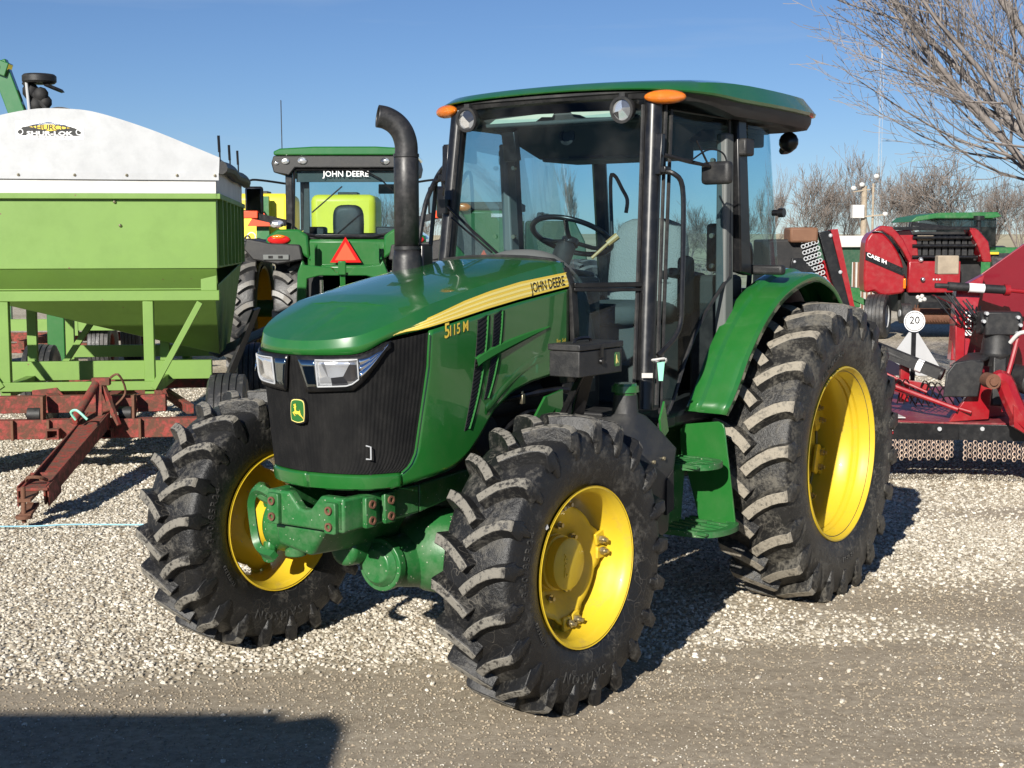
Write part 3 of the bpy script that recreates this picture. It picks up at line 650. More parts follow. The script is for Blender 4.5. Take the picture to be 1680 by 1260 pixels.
# front frame and weight bracket
fb = MB()
for s in (1, -1):
    fb.hexa([(3.02, s * .165, .745), (3.02, s * .205, .745), (2.60, s * .245, .765), (2.60, s * .205, .765)], [(3.02, s * .165, .878), (3.02, s * .205, .878), (2.60, s * .245, .885), (2.60, s * .205, .885)])
    fb.hexa([(2.60, s * .205, .765), (2.60, s * .245, .765), (1.9, s * .26, .86), (1.9, s * .22, .86)], [(2.60, s * .205, .885), (2.60, s * .245, .885), (1.9, s * .26, .93), (1.9, s * .22, .93)])
poly = [(-.205, .742), (.205, .742), (.205, .880), (.085, .880), (.03, .820), (.0, .815), (-.03, .820), (-.085, .880), (-.205, .880)]
fb.prism(poly, 'x', 2.97, 3.02); fb.bb(2.6, 2.97, -.2, .2, .745, .77)
fo = fb.build('front_frame', 'green_dull', TR, bevel=.010, seg=3)
bl_ = MB(); bl_.prism([(-.026, -.062), (.026, -.062), (.030, -.055), (.030, .055), (.026, .062), (-.026, .062), (-.030, .055), (-.030, -.055)], 'x', 0, .022)
pm = bl_.mesh('bolt_pad', [M['green_dull']]); hb_ = MB(); hb_.lathe([(.0, .019), (.008, .019), (.008, .011), (-.004, .010), (-.004, .001)], 16, 'x'); hm = hb_.mesh('bolt_hole', [M['rust']])
for (x, y, z, rz_, mt) in ((3.02, -.155, .808, 0, 1), (3.02, .150, .800, 0, 1), (2.905, .228, .815, R(85), 0), (2.80, .236, .818, R(85), 0)):
    o = link('bolt_pad', pm, TR, loc=(x, y, z), rot=(0, 0, rz_), bevel=.004)
    for dz in (-.032, .032):
        q = link('bolt_hole', hm, o, loc=(.024, 0, dz)); q.scale = (.9, .9, .9)
# front axle: support casting, differential, tubes, knuckles
ax = MB(); ax.hexa([(2.97, -.20, .645), (2.97, -.02, .615), (2.5, .02, .60), (2.5, -.2, .62)], [(2.99, -.20, .742), (2.99, .08, .742), (2.5, .12, .742), (2.5, -.2, .742)])
ax.cyl((2.75, -.05, .60), (2.45, -.05, .60), .07, .09); ax.build('axle_support', 'green_dull', TR, bevel=.02, seg=3)
ay = MB(); ay.lathe([(-.62, .075), (-.30, .080), (-.12, .10), (.02, .155), (.12, .185), (.20, .185), (.28, .150), (.40, .095), (.60, .078)], 32, c=(2.345, 0, .555)); ay.cyl((2.35, .10, .52), (2.60, .06, .53), .135, .10, 24); ay.cyl((2.60, .06, .53), (2.64, .06, .53), .112, .112, 24); ay.cyl((2.64, .06, .53), (2.67, .06, .53), .095, .07, 24)
ay.box((2.36, .36, .68), (.07, .07, .16)); ay.build('front_axle', 'green_dull', TR, smooth=40, bevel=.004)
for s, yk in ((1, .60), (-1, -.72)):
    k = MB(); arc = catmull([(2.50, yk - s * .08, .70), (2.54, yk - s * .02, .735), (2.50, yk + s * .04, .75), (2.44, yk + s * .05, .70), (2.42, yk + s * .06, .58), (2.44, yk + s * .05, .46), (2.48, yk + s * .02, .43)], 4)
    k.tube(arc, .034, 8); k.cyl((2.345, yk - s * .02, .74), (2.345, yk - s * .02, .42), .05, .05, 20); k.lathe([(yk - s * .03, .12), (yk + s * .02, .14), (yk + s * .05, .14), (yk + s * .09, .13)], 32, c=(2.345, 0, .576)); k.cyl((2.20, yk, .62), (2.20, yk - s * .45, .60), .020, .020, 10)
    k.build('knuckle', 'green_dull', TR, bevel=.006, smooth=40)
kl = MB(); kl.tube(catmull([(2.92, -.28, .83), (2.93, -.34, .85), (2.92, -.395, .80), (2.90, -.405, .68), (2.90, -.385, .61), (2.92, -.33, .585), (2.94, -.25, .585)], 5), .021, 4)
kl.build('steering_arm', 'green_dull', TR, smooth=50)
front_wheel(TR, 2.345, .750, .576, 1, R(-2.7)); front_wheel(TR, 2.345, -.93, .576, -1, R(-2.7))
rear_wheel(TR, 0, .838, .753, 1); rear_wheel(TR, 0, -.838, .753, -1)

# ---------------------------------------------------------------- cab
def cabx(y, z): return 1.235 + (2.50 - z) * .118 + .05 * (1 - min(1, abs(y) / .6) ** 2.2)    # windscreen surface
rf = MB()
def roof_ring(k, z, dz=0):
    P = [(1.275, 0), (1.285, .40), (1.275, .58), (1.215, .70), (1.10, .765), (.95, .795), (.5, .815), (.1, .80), (-.16, .765), (-.24, .68), (-.27, .4), (-.27, 0)]
    P = P + [(x, -y) for x, y in P[-2:0:-1]]; c = V(.5, 0, 0)
    return [V(p.x, p.y, 2.536 + (z - 2.536) * (1 - .62 * min(1, max(0, (p.x - .75) / .5)) ** 1.3) + (.022 + .030 * (1 - min(1, abs(p.y) / .7) ** 2)) * min(1, max(0, (p.x - .8) / .45)) if dz else z + dz) for p in [c + (V(x, y, 0) - c) * k for x, y in [(q.x, q.y) for q in catmull([(a, b, 0) for a, b in P], 3, True)]]]
rings = [roof_ring(*k, 1) for k in ((.97, 2.528), (.998, 2.534), (1.004, 2.548), (.935, 2.628), (.80, 2.650), (.5, 2.666), (.02, 2.670))]
rf.grid(rings, close=True); roof = rf.build('roof', 'green', TR, smooth=24)
ut = MB(); ut.grid([[V(p.x, p.y, p.z + (.050 + .03 * (1 - min(1, abs(p.y) / .7) ** 2)) * min(1, max(0, (p.x - .8) / .3)) * (1 if p.z < 2.51 else .35)) for p in r_] for r_ in (roof_ring(.02, 2.50), roof_ring(.80, 2.485), roof_ring(.90, 2.460), roof_ring(.955, 2.468), roof_ring(.975, 2.50), roof_ring(.98, 2.538))], close=True); uo = ut.build('roof_tray', 'black_flat', roof, smooth=40)
ln_ = MB(); ln_.bb(.0, 1.22, -.58, .58, 2.44, 2.462)
ln_.hexa([(1.12, -.45, 2.44), (1.12, .50, 2.44), (.78, .40, 2.30), (.78, -.38, 2.30)], [(1.16, -.50, 2.50), (1.16, .50, 2.50), (.55, .55, 2.50), (.55, -.55, 2.50)]); ln_.bb(.45, .80, -.36, .36, 2.29, 2.44); ln_.bb(-.1, .5, -.5, .5, 2.38, 2.458)
lo = ln_.build('headliner', 'grey_dark', TR, bevel=.02)
q = MB(); q.bb(.80, .812, -.18, .02, 2.30, 2.355); q.build('radio', 'black_print', lo)
for k in range(6):
    q = MB(); q.box((.805, -.31 + .018 * k, 2.335), (.01, .008, .05)); q.build('air_slot', 'black_print', lo)
q = MB(); q.lathe([(0, .045), (.008, .045), (.012, .03), (.004, .028), (.004, .001)], 24, 'x', c=(1.06, -.03, 2.395)); q.build('round_speaker', 'black_flat', lo)
for pl in ([(-.434, 2.474), (-.392, 2.499), (-.136, 2.512), (-.038, 2.510), (-.049, 2.494), (-.11, 2.497), (-.15, 2.475), (-.392, 2.466)], [(.061, 2.512), (.293, 2.505), (.293, 2.477), (.149, 2.481), (.114, 2.496), (.068, 2.503)]):
    q = MB(); q.prism([(a_, b_ - .012) for a_, b_ in pl], 'x', 1.165, 1.172); q.build('sunlit_patch', 'sunlit_liner', lo)  # light plates painted in for the sunlit bits of the headliner
# pillars
def pillar(name, pts, r, mat='black', n=14): q = MB(); q.tube(pts, r, n); return q.build(name, mat, TR)
for s in (1, -1):
    pillar('front_pillar', [(1.243, s * .562, 2.53), (1.33, s * .590, 1.75), (1.415, s * .62, 1.10)], .044)
    q = MB(); q.tube([(1.285, s * .530, 2.50), (1.37, s * .558, 1.75), (1.455, s * .588, 1.12)], .010, 6); q.tube([(1.205, s * .605, 2.50), (1.292, s * .633, 1.75), (1.375, s * .663, 1.12)], .010, 6); q.build('window_seal', 'black_flat', TR)
    q = MB(); q.hexa([(.615, s * .66, 1.72), (.615, s * .715, 1.72), (.50, s * .72, 1.70), (.50, s * .665, 1.70)], [(.66, s * .655, 2.47), (.66, s * .71, 2.47), (.575, s * .715, 2.47), (.575, s * .66, 2.47)])
    q.build('side_pillar', 'black', TR, bevel=.008)
    q = MB(); q.hexa([(.67, s * .60, 1.05), (.67, s * .66, 1.05), (.58, s * .665, 1.05), (.58, s * .60, 1.05)], [(.735, s * .63, 2.40), (.735, s * .685, 2.40), (.66, s * .69, 2.40), (.66, s * .63, 2.40)]); po = q.build('pillar_trim', 'grey_plastic', TR, bevel=.01)
    for z in (1.75, 1.9, 2.27):
        q = MB(); q.cyl((.70, s * .60, z), (.72, s * .60, z), .012, n=12); q.build('trim_screw', 'steel', po)
    if s < 0: q = MB(); q.tube([(.15, -.41, 2.46), (.05, -.42, 1.70), (.03, -.42, 1.2)], .042, 10); q.build('rear_pillar', 'black', TR)
# windscreen
rows = []
for j in range(13):
    z = lerp(1.30, 2.53, j / 12); rows.append([V(cabx(y, z) + max(0, (1.86 - z)) * .45 * (1 - (abs(y) / .575) ** 2), y * (1 - .07 * (z - 1.3) / 1.2), z) for y in [-.575 + 1.15 * i / 16 for i in range(17)]])
q = MB(); q.grid(rows); q.build('windscreen', 'glass', TR, smooth=60)
q = MB(); q.beam((1.69, .41, 1.675), (1.37, .585, 1.675), .022, .022); q.beam((1.69, .41, 1.655), (1.37, .585, 1.650), .018, .016); q.beam((1.69, -.41, 1.668), (1.37, -.585, 1.668), .022, .022); q.build('window_bar', 'black', TR, bevel=.003)
# side glass
for s in (1, -1):
    y = s * .690
    def fend(x): return ip(x, [(1.30, 1.06), (1.24, 1.07), (1.17, 1.20), (1.05, 1.38), (.90, 1.52), (.70, 1.66), (.5, 1.735), (.0, 1.74)])
    xs = [1.34 - i * .04 for i in range(18)]
    rows = [[V(lerp(x, .66 + (x - .66) * .76, (z_ - 1.06) / 1.4), s * lerp(.665, .665 - .055 * (x - .6) / .7, (z_ - 1.06) / 1.4), z_) for z_ in [lerp(fend(x) + .01, 2.50, j / 10) for j in range(11)]] for x in xs]
    q = MB(); q.grid(rows); door = q.build('door_glass' if s > 0 else 'door_glass', 'glass', TR, smooth=60)
    fr = [V(1.335, s * .662, 1.075)] + [V(x, s * (.662), fend(x)) for x in [1.27, 1.2, 1.1, 1.0, .9, .8, .7]] + [V(.66, s * .672, 1.70), V(.69, s * .675, 2.47)] + [V(1.17, s * .615, 2.48), V(1.335, s * .662, 1.075)]
    q = MB(); q.tube(fr, .010, 6); q.build('door_seal', 'black_flat', door)
    xs = [.53 - i * .05 for i in range(11)]
    rows = [[V(lerp(x, x + .14 * (x < .2) * (.53 - x) / .5 if 0 else x + (.53 - x) * .27 * (z_ - 1.73) / .72, 1), s * (.70 - .05 * ((.53 - x) / .5) ** 3), z_) for z_ in [lerp(1.735, 2.45, j / 8) for j in range(9)]] for x in xs]
    q = MB(); q.grid(rows); q.build('quarter_glass', 'glass', TR, smooth=60)
    rows = [[V(.025 + .14 * (z_ - 1.73) / .72 - .01 * (1 - (yy / .64) ** 2), yy, z_) for z_ in [lerp(1.5, 2.45, j / 8) for j in range(9)]] for yy in [-.645 + 1.29 * i / 10 for i in range(11)]]
    if s > 0: q = MB(); q.grid(rows); q.build('rear_glass', 'glass', TR, smooth=60)
    # handle bar on the door and hinge plate
    q = MB(); q.tube(catmull([(1.29, s * .64, 2.19), (1.28, s * .69, 2.18), (1.25, s * .72, 2.12), (1.265, s * .735, 1.9), (1.30, s * .75, 1.6), (1.31, s * .75, 1.50), (1.35, s * .74, 1.43), (1.44, s * .705, 1.355)], 4), .012, 8); q.build('grab_handle', 'black', TR)
    q = MB(); q.box((1.285, s * .618, 2.27), (.03, .035, .19), (0, R(-6), 0)); q.box((1.28, s * .64, 2.20), (.05, .04, .03)); q.build('hinge', 'black', TR, bevel=.004)
    q = MB(); q.box((.60, s * .725, 2.335), (.10, .05, .085)); q.build('latch_box', 'black_flat', TR, bevel=.012)
    q = MB(); q.box((.42, s * .765, 1.728), (.055, .19, .05)); q.hexa([(.39, s * .70, 1.705), (.45, s * .70, 1.705), (.45, s * .86, 1.708), (.39, s * .86, 1.708)], [(.40, s * .70, 1.75), (.44, s * .70, 1.75), (.44, s * .86, 1.742), (.40, s * .86, 1.742)]); q.build('fender_lamp', 'black_flat', TR, bevel=.015, seg=3)
    q = MB(); q.cyl((.22, s * .70, 2.02), (.22, s * .735, 2.02), .016, n=12); q.cyl((.22, s * .735, 2.02), (.22, s * .765, 2.02), .024, n=12); q.build('glass_knob', 'black', TR)
    q = MB(); q.tube(catmull([(-.10, s * .60, 2.36), (-.16, s * .62, 2.37), (-.20, s * .62, 2.42)], 3), .02, 8); q.sphere((-.10, s * .64, 2.405), .055, 14, (.8, 1, 1)); q.build('rear_work_lamp', 'black', TR)
    # amber and work lamps
    q = MB(); q.sphere((0, 0, 0), 1, 20); o_ = q.build('amber_lamp', 'amber', TR, smooth=60); o_.location = (1.262, s * .632, 2.532); o_.scale = (.042, .098, .033); o_.rotation_euler = (0, 0, s * R(28))
    q = MB(); q.box((1.225, s * .635, 2.54), (.05, .12, .04), (0, 0, s * R(28))); q.build('lamp_base', 'black', TR, bevel=.005)
    q = MB(); c = V(1.335, s * .448, 2.478); d = V(1, 0, -.12).normalized()
    T = Matrix.Translation(c) @ d.to_track_quat('Z', 'Y').to_matrix().to_4x4()
    q.lathe([(-.065, .001), (-.06, .03), (-.03, .056), (0, .062), (.012, .062), (.012, .049), (.002, .048)], 24, 'z', T=T); q.box(c + V(-.01, 0, .062), (.03, .03, .03)); wl = q.build('work_lamp', 'black_flat', TR, smooth=40)
    q = MB(); q.lathe([(.002, .048), (.008, .028), (.010, .001)], 24, 'z', T=T); q.build('lamp_lens', 'lamp', wl, smooth=60)
# cab floor, lower body and interior
q = MB(); q.bb(.0, 1.42, -.60, .60, .98, 1.05); q.bb(-.05, .06, -.62, .62, .98, 1.62); q.bb(.06, .62, -.66, -.42, 1.05, 1.58); q.bb(.06, .60, .42, .66, 1.05, 1.58); q.build('cab_floor', 'black_flat', TR, bevel=.02)
q = MB(); q.bb(1.28, 1.50, -.58, .585, .98, 1.08); q.bb(1.2, 1.34, .50, .67, 1.0, 1.055); q.build('cab_sill', 'black_flat', TR, bevel=.01)
q = MB(); q.grid([[V(1.66 - .42 * (j / 10), y, 1.735 + .10 * math.sin(PI * min(1, j / 8)) ** .8 - .12 * (abs(y) / .27) ** 3 - (.0 if j < 9 else (j - 8) * .12)) for y in [-.25 + .050 * i for i in range(11)]] for j in range(11)])
q.grid([[V(1.66 - .42 * (j / 10), s_ * .25, lerp(1.615 + .10 * math.sin(PI * min(1, j / 8)) ** .8 - (.0 if j < 9 else (j - 8) * .12), 1.15, k)) for k in (0, .3, .7, 1)] for s_ in (1,) for j in range(11)])
q.build('dashboard', 'grey_plastic', TR, smooth=50, solid=.02)
q = MB(); q.bb(1.14, 1.40, -.22, .22, 1.05, 1.70); q.cyl((1.22, -.03, 1.65), (1.06, -.03, 1.86), .05); q.build('steering_column', 'black_flat', TR, bevel=.02)
T = Matrix.Translation((1.01, -.035, 1.90)) @ Matrix.Rotation(R(-27), 4, 'Y')
q = MB(); q.lathe([(.013 * math.sin(2 * PI * k / 8), .205 + .016 * math.cos(2 * PI * k / 8)) for k in range(8)], 48, 'z', closed=True, T=T)
for a in (R(20), R(140), R(260)): q.tube([T @ V(0, 0, -.03), T @ V(.12 * math.cos(a), .12 * math.sin(a), -.02), T @ V(.2 * math.cos(a), .2 * math.sin(a), 0)], .012, 6)
q.lathe([(-.05, .045), (-.02, .045), (-.015, .001)], 20, 'z', T=T); q.build('steering_wheel', 'black', TR, smooth=60)
q = MB(); q.tube([(1.10, .14, 1.79), (1.05, .20, 1.86)], .008, 8); q.tube([(1.05, .20, 1.86), (1.02, .24, 1.90)], [.017, .019], 10); q.build('shuttle_lever', 'tan', TR)
def rounded_pad(mb, c, sx, sy, sz, tilt):
    n = 24; rows = []
    for j, k in enumerate((0, .5, .85, 1, 1, .85, .5, 0)):
        xx = (-.5, -.5, -.42, -.2, .2, .42, .5, .5)[j] * sx; kk = (.02, .7, .93, 1, 1, .93, .7, .02)[j]; row = []
        for i in range(n):
            a = 2 * PI * i / n; ca, sa = math.cos(a), math.sin(a); e = .55
            row.append(Matrix.Rotation(tilt, 3, 'Y') @ V(xx, math.copysign(abs(ca) ** e, ca) * sy / 2 * kk, math.copysign(abs(sa) ** e, sa) * sz / 2 * kk) + V(*c))
        rows.append(row)
    mb.grid(rows, close=True)
q = MB(); rounded_pad(q, (.38, .05, 1.71), .14, .45, .58, R(-10)); st_ = q.build('seat', 'fabric', TR, smooth=60)
q = MB(); rounded_pad(q, (.64, .03, 1.50), .50, .50, .13, 0); q.bb(.42, .82, -.2, .26, 1.05, 1.45); q.build('seat_cushion', 'grey_dark', st_, smooth=60)
def seat_logo():
    t = MB(); f = lambda a, b, c: (.463 - (b) * -.17, .20 + a, 1.655 + b); t.text('FARM SEAT', .014, f); t.prism([(.18, 1.68), (.22, 1.68), (.222, 1.72), (.178, 1.72)], 'x', .468, .470); return t
seat_logo().build('seat_logo', 'black_print', st_, smooth=0)
for y_ in (-.28, .40):
    q = MB(); q.box((.60, y_, 1.70), (.34, .07, .05), (0, R(-6), 0)); q.build('armrest', 'black_flat', st_, bevel=.02)
q = MB(); q.bb(.25, 1.0, -.56, -.34, 1.05, 1.66); q.bb(.30, .60, .42, .58, 1.5, 1.7); q.bb(.64, .72, .40, .48, 1.5, 1.80); q.build('side_console', 'grey_dark', TR, bevel=.03)
q = MB(); q.box((.10, .36, 1.84), (.12, .16, .26)); q.build('hand_controller', 'black_flat', TR, bevel=.02)
q = MB(); q.tube(catmull([(.35, .62, 1.40), (.28, .60, 1.66), (.22, .58, 1.80), (.08, .50, 1.86), (.02, .46, 1.80)], 4), .014, 8); q.build('inner_grab_bar', 'black', TR)
q = MB(); q.tube(catmull([(.3, -.21, 1.70), (.3, -.235, 2.18), (.3, -.21, 2.235), (.3, -.16, 2.16), (.3, -.127, 2.10), (.3, -.135, 2.03)], 4), .011, 8); q.build('hose_loop', 'black', TR)
# mirrors, wiper, antenna bits
q = MB(); q.tube(catmull([(1.10, -.29, 2.47), (1.16, -.285, 2.42), (1.18, -.28, 2.38)], 2), .010, 6); q.box((1.20, -.275, 2.345), (.03, .11, .145), (0, R(8), R(-20))); q.build('inside_mirror', 'black', TR, bevel=.012)
q = MB(); q.tube([(1.38, -.54, 2.05), (1.45, -.34, 1.93), (1.50, -.14, 1.81)], .007, 6); q.tube([(1.40, -.50, 1.99), (1.50, -.18, 1.82)], .005, 6); q.box((1.36, -.575, 2.05), (.04, .04, .07)); q.build('wiper', 'black', TR)
q = MB(); q.tube([(1.285, .645, 2.265), (1.22, .74, 2.235), (1.16, .815, 2.215)], [.011, .011, .008], 6); mo = MB(); mo.box((1.13, .835, 2.185), (.05, .165, .105), (0, 0, R(-12)))
a_ = q.build('mirror_arm', 'black', TR); mo.build('mirror_head', 'black_flat', a_, bevel=.02, seg=3)
q = MB(); q.tube(catmull([(1.24, .76, 2.24), (1.18, .80, 2.285), (1.13, .83, 2.29), (1.09, .85, 2.27), (1.08, .86, 2.23)], 3), .004, 6); q.tube([(1.21, .77, 2.33), (1.16, .80, 2.23)], .005, 6); q.build('mirror_cable', 'black', a_)
q = MB(); q.tube(catmull([(1.26, -.645, 2.26), (1.24, -.69, 2.235), (1.27, -.70, 2.19), (1.35, -.70, 2.077), (1.40, -.70, 1.92), (1.43, -.70, 1.80)], 4), .013, 8); q.build('grab_handle', 'black', TR)
a_ = MB().tube([(1.20, -.68, 2.20), (1.10, -.78, 2.12)], .008, 6).build('mirror_arm', 'black', TR); MB().box((1.08, -.80, 2.08), (.035, .08, .17)).build('mirror_head', 'black', a_, bevel=.02)
q = MB(); q.box((1.265, -.635, 2.25), (.03, .03, .22)); q.build('hinge', 'black', TR, bevel=.004)
# exhaust stack
q = MB(); ex0 = V(1.98, -.30, 1.40); path = [(2.0, -.30, 1.45), (2.0, -.30, 1.70), (2.0, -.30, 1.90), (2.0, -.30, 2.30), (2.0, -.305, 2.36), (2.003, -.325, 2.42), (2.01, -.36, 2.465), (2.02, -.40, 2.485)]
path = [V(*p) for p in path]
q.tube(path[:2] + [V(2.0, -.30, 1.80), V(2.0, -.30, 1.84)], [.072, .072, .066, .057], 28, cap=False)
q.tube([V(2.0, -.30, 1.83)] + [V(2.0, -.30, 2.25), V(2.0, -.30, 2.255)], [.057, .057, .054], 28, cap=False)
el = catmull([(2.0, -.30, 2.24), (2.0, -.30, 2.31), (2.01, -.312, 2.365), (2.03, -.335, 2.405), (2.06, -.365, 2.430), (2.09, -.392, 2.438)], 5); q.tube(el, [.053 - .002 * i / len(el) for i in range(len(el))], 28, cap=False)
eo_ = q.build('exhaust_pipe', 'exhaust', TR, solid=.004, smooth=50)
q = MB(); q.tube([(2.0, -.30, 2.255), (2.0, -.30, 2.27)], .059, 28); q.tube([(2.0, -.30, 1.835), (2.0, -.30, 1.85)], .061, 28); q.build('pipe_clamp', 'exhaust', eo_, smooth=50)
q = MB(); q.bb(1.88, 1.96, -.30, -.24, 1.60, 1.86); q.build('exhaust_bracket', 'black', TR, bevel=.01)

# fenders
for s in (1, -1):
    q = MB(); rows = []
    for i in range(41):
        a = lerp(R(17), R(172), i / 40); k = min(1, (a - R(17)) / R(75)); r_ = ip(math.degrees(a), [(17, .955), (60, .975), (85, .965), (100, .90), (112, .82), (125, .78), (172, .78)])
        yi = lerp(.575, .685, k); yo = lerp(.800, .905, k ** .8); fl_ = .045 * max(0, 1 - (a - R(17)) / R(12)) ** 2
        c = V(.0, 0, .753); u = V(math.cos(a), 0, math.sin(a))
        def P(y, dr): p = c + u * (r_ + dr); return V(p.x, s * y, p.z)
        rows.append([P(yi, -.02 + fl_), P(yi + .02, .012 + fl_), P(yi + .05, .022 + fl_), P(lerp(yi, yo, .36), .020 + fl_), P(lerp(yi, yo, .42), .004 + fl_), P(lerp(yi, yo, .8), .0 + fl_), P(yo - .015, -.006 + fl_), P(yo, -.022 + fl_), P(yo, -.05 + fl_)])
    q.grid(rows); q.build('fender', 'green', TR, solid=.006, smooth=32)
    q = MB(); rows = []
    for i in range(31):
        a = lerp(R(20), R(150), i / 30); k = min(1, (a - R(17)) / R(55)); yi = lerp(.575, .685, k); rows.append([V(.93 * math.cos(a), s * (yi - .0), .753 + .93 * math.sin(a)), V(.93 * math.cos(a) * .80, s * .60, .753 + .80 * math.sin(a) * .8)])
    q.grid(rows); q.build('fender_inner', 'black_flat', TR, smooth=40)
# step panel, steps and their frame
q = MB(); q.hexa([(.975, .700, .470), (.965, .880, .500), (.965, .870, .535), (.975, .700, .52)], [(.975, .60, .66), (.970, .86, .66), (.970, .85, .70), (.975, .58, .75)]); q.v = []; q.f = []; q.m = []
P_ = [(.575, .960), (.60, .985), (.78, 1.010), (.805, 1.0), (.815, .975), (.882, .500), (.70, .455), (.655, .62), (.60, .80), (.575, .86)]
q.prism(P_, 'x', .965, .975); q.build('step_panel', 'green', TR, bevel=.003)
def step(z, x0, x1, y0, y1):
    q = MB(); n = 10; out = [(x1, y0)] + [(lerp(x1, x0, .0) - (x1 - x0) * .0, y0)] ; P = [(x1, y0), (x1 + .0, y0 + .02)]
    cx, hy = (x0 + x1) / 2, (y1 - y0)
    o_ = [(x1, y0), (x1 - .01, y0 + hy * .6), (x1 - .05, y0 + hy * .9), (cx, y1), (x0 + .05, y0 + hy * .9), (x0 + .01, y0 + hy * .6), (x0, y0)]
    o_ = [(p.x, p.y) for p in catmull([(a, b, 0) for a, b in o_], 4)]; n = len(o_); ci = [(cx + (a - cx) * .86, y0 + (b - y0) * .86) for a, b in o_]
    q.add([(a, b, z - .028) for a, b in o_] + [(a, b, z) for a, b in o_] + [(a, b, z) for a, b in ci] + [(a, b, z - .028) for a, b in ci], [(i + k * n, i + 1 + k * n, i + 1 + ((k + 1) % 4) * n, i + ((k + 1) % 4) * n) for i in range(n - 1) for k in range(4)])
    for k in range(5):
        x = lerp(x0 + .03, x1 - .03, (k + .5) / 5); q.beam((x, y0, z - .008), (x + .05, y0 + hy * .86, z - .008), .022, .014)
    q.beam((x0 + .02, y0 + hy * .4, z - .01), (x1 - .02, y0 + hy * .4, z - .01), .018, .012)
    return q
step(.530, .93, 1.30, .62, .93).build('step', 'green_dull', TR, bevel=.002); step(.840, 1.02, 1.30, .60, .88).build('step', 'green_dull', TR, bevel=.002)
q = MB(); q.prism([(.93, .86), (.98, .44), (1.01, .44), (1.28, .60), (1.28, .9), (1.22, .9), (1.15, .66)], 'y', .57, .585); q.prism([(1.27, .50), (1.34, .47), (1.36, .92), (1.27, .92)], 'y', .60, .615); q.build('step_bracket', 'green_dull', TR, bevel=.004)
# fuel tank with filler neck
def rsec(x0, x1, y0, y1, z, rad=.06):
    P = []
    for cx, cy, a0 in ((x1 - rad, y1 - rad, 0), (x0 + rad, y1 - rad, 90), (x0 + rad, y0 + rad, 180), (x1 - rad, y0 + rad, 270)):
        for k in range(5): a = R(a0 + 22.5 * k); P.append(V(cx + rad * math.cos(a), cy + rad * math.sin(a), z))
    return P
q = MB(); secs = [rsec(1.46, 1.86, .42, .75, .52, .06), rsec(1.42, 1.92, .40, .78, .56, .06), rsec(1.40, 1.96, .40, .79, .80, .06), rsec(1.385, 1.99, .40, .80, .935, .06), rsec(1.405, 1.98, .41, .79, .955, .06), rsec(1.50, 1.90, .48, .765, 1.04, .06), rsec(1.58, 1.80, .60, .75, 1.095, .05), rsec(1.645, 1.765, .635, .745, 1.12, .052), rsec(1.65, 1.76, .64, .742, 1.20, .05)]
q.grid(secs, close=True); q.add(secs[0], [tuple(range(20))]); q.add(secs[-1], [tuple(range(20))]); tk = q.build('fuel_tank', 'tank_black', TR, smooth=45)
q = MB(); q.cyl((1.705, .69, 1.19), (1.705, .69, 1.212), .050, n=28); q.cyl((1.705, .69, 1.212), (1.705, .69, 1.240), .062, .060, n=28); q.cyl((1.705, .69, 1.240), (1.705, .69, 1.250), .052, .050, n=28); q.build('tank_cap', 'green', tk, smooth=40)
q = MB(); q.hexa([(1.44, .780, .66), (1.51, .780, .64), (1.51, .780, .80), (1.45, .780, .84)], [(1.44, .797, .66), (1.51, .797, .64), (1.51, .797, .80), (1.45, .797, .84)]); q.build('tank_recess', 'black_deep', tk)
for x, z in ((1.64, .90), (1.55, .905)):
    q = MB(); q.cyl((x, .785, z), (x, .806, z), .009, n=8); q.build('tank_bolt', 'steel', tk)
q = MB(); q.sphere((1.42, .74, .74), .035, 12); q.build('drain_plug', 'blue_print', tk)
q = MB(); q.prism([(1.90, 1.14), (2.06, 1.02), (2.06, 1.12), (1.98, 1.20), (1.84, 1.22), (1.84, 1.0)], 'y', .44, .452); q.build('tool_box_stay', 'green', TR, bevel=.002)
q = MB(); q.prism([(1.34, 1.0), (1.40, .96), (1.42, 1.06), (1.38, 1.14)], 'y', .70, .71); q.build('sill_gusset', 'green', TR)
# tool box
tb = MB(); tb.bb(1.885, 2.225, .632, .778, 1.318, 1.424); to = tb.build('tool_box', 'black_flat', TR, bevel=.004)
q = MB(); q.bb(1.88, 2.23, .627, .783, 1.426, 1.452); q.build('lid', 'black_flat', to, bevel=.004)
q = MB(); q.tube(catmull([(2.14, .70, 1.452), (2.13, .70, 1.466), (2.08, .70, 1.470), (2.02, .70, 1.466), (2.01, .70, 1.452)], 3), .008, 6); q.build('handle', 'black', to)
q = MB(); q.box((2.06, .785, 1.415), (.018, .006, .045)); q.lathe([(0, .014), (.008, .010), (.008, .001)], 12, 'y', c=(2.06, .782, 1.375)); q.build('hasp', 'black', to)
q = MB(); q.prism([(1.91, 1.345), (1.94, 1.345), (1.945, 1.355), (1.945, 1.395), (1.94, 1.405), (1.91, 1.405), (1.905, 1.395), (1.905, 1.355)], 'y', .778, .7805); q.prism([(1.918, 1.36), (1.924, 1.36), (1.932, 1.378), (1.934, 1.358), (1.938, 1.358), (1.934, 1.395), (1.930, 1.38)], 'y', .7805, .7815, m=1); q.build('badge', ['green', 'decal_pale'], to)
q = MB(); q.beam((2.0, .68, 1.32), (1.94, .56, 1.02), .06, .012); q.beam((2.08, .70, 1.32), (2.02, .52, 1.05), .012, .03); q.bb(1.88, 2.1, .60, .64, 1.28, 1.32); q.build('tool_box_bracket', 'black', TR, bevel=.003)
q = MB(); q.box((1.448, .655, 1.262), (.004, .05, .022), (0, 0, R(35))); q.build('pillar_sticker', 'white', TR)
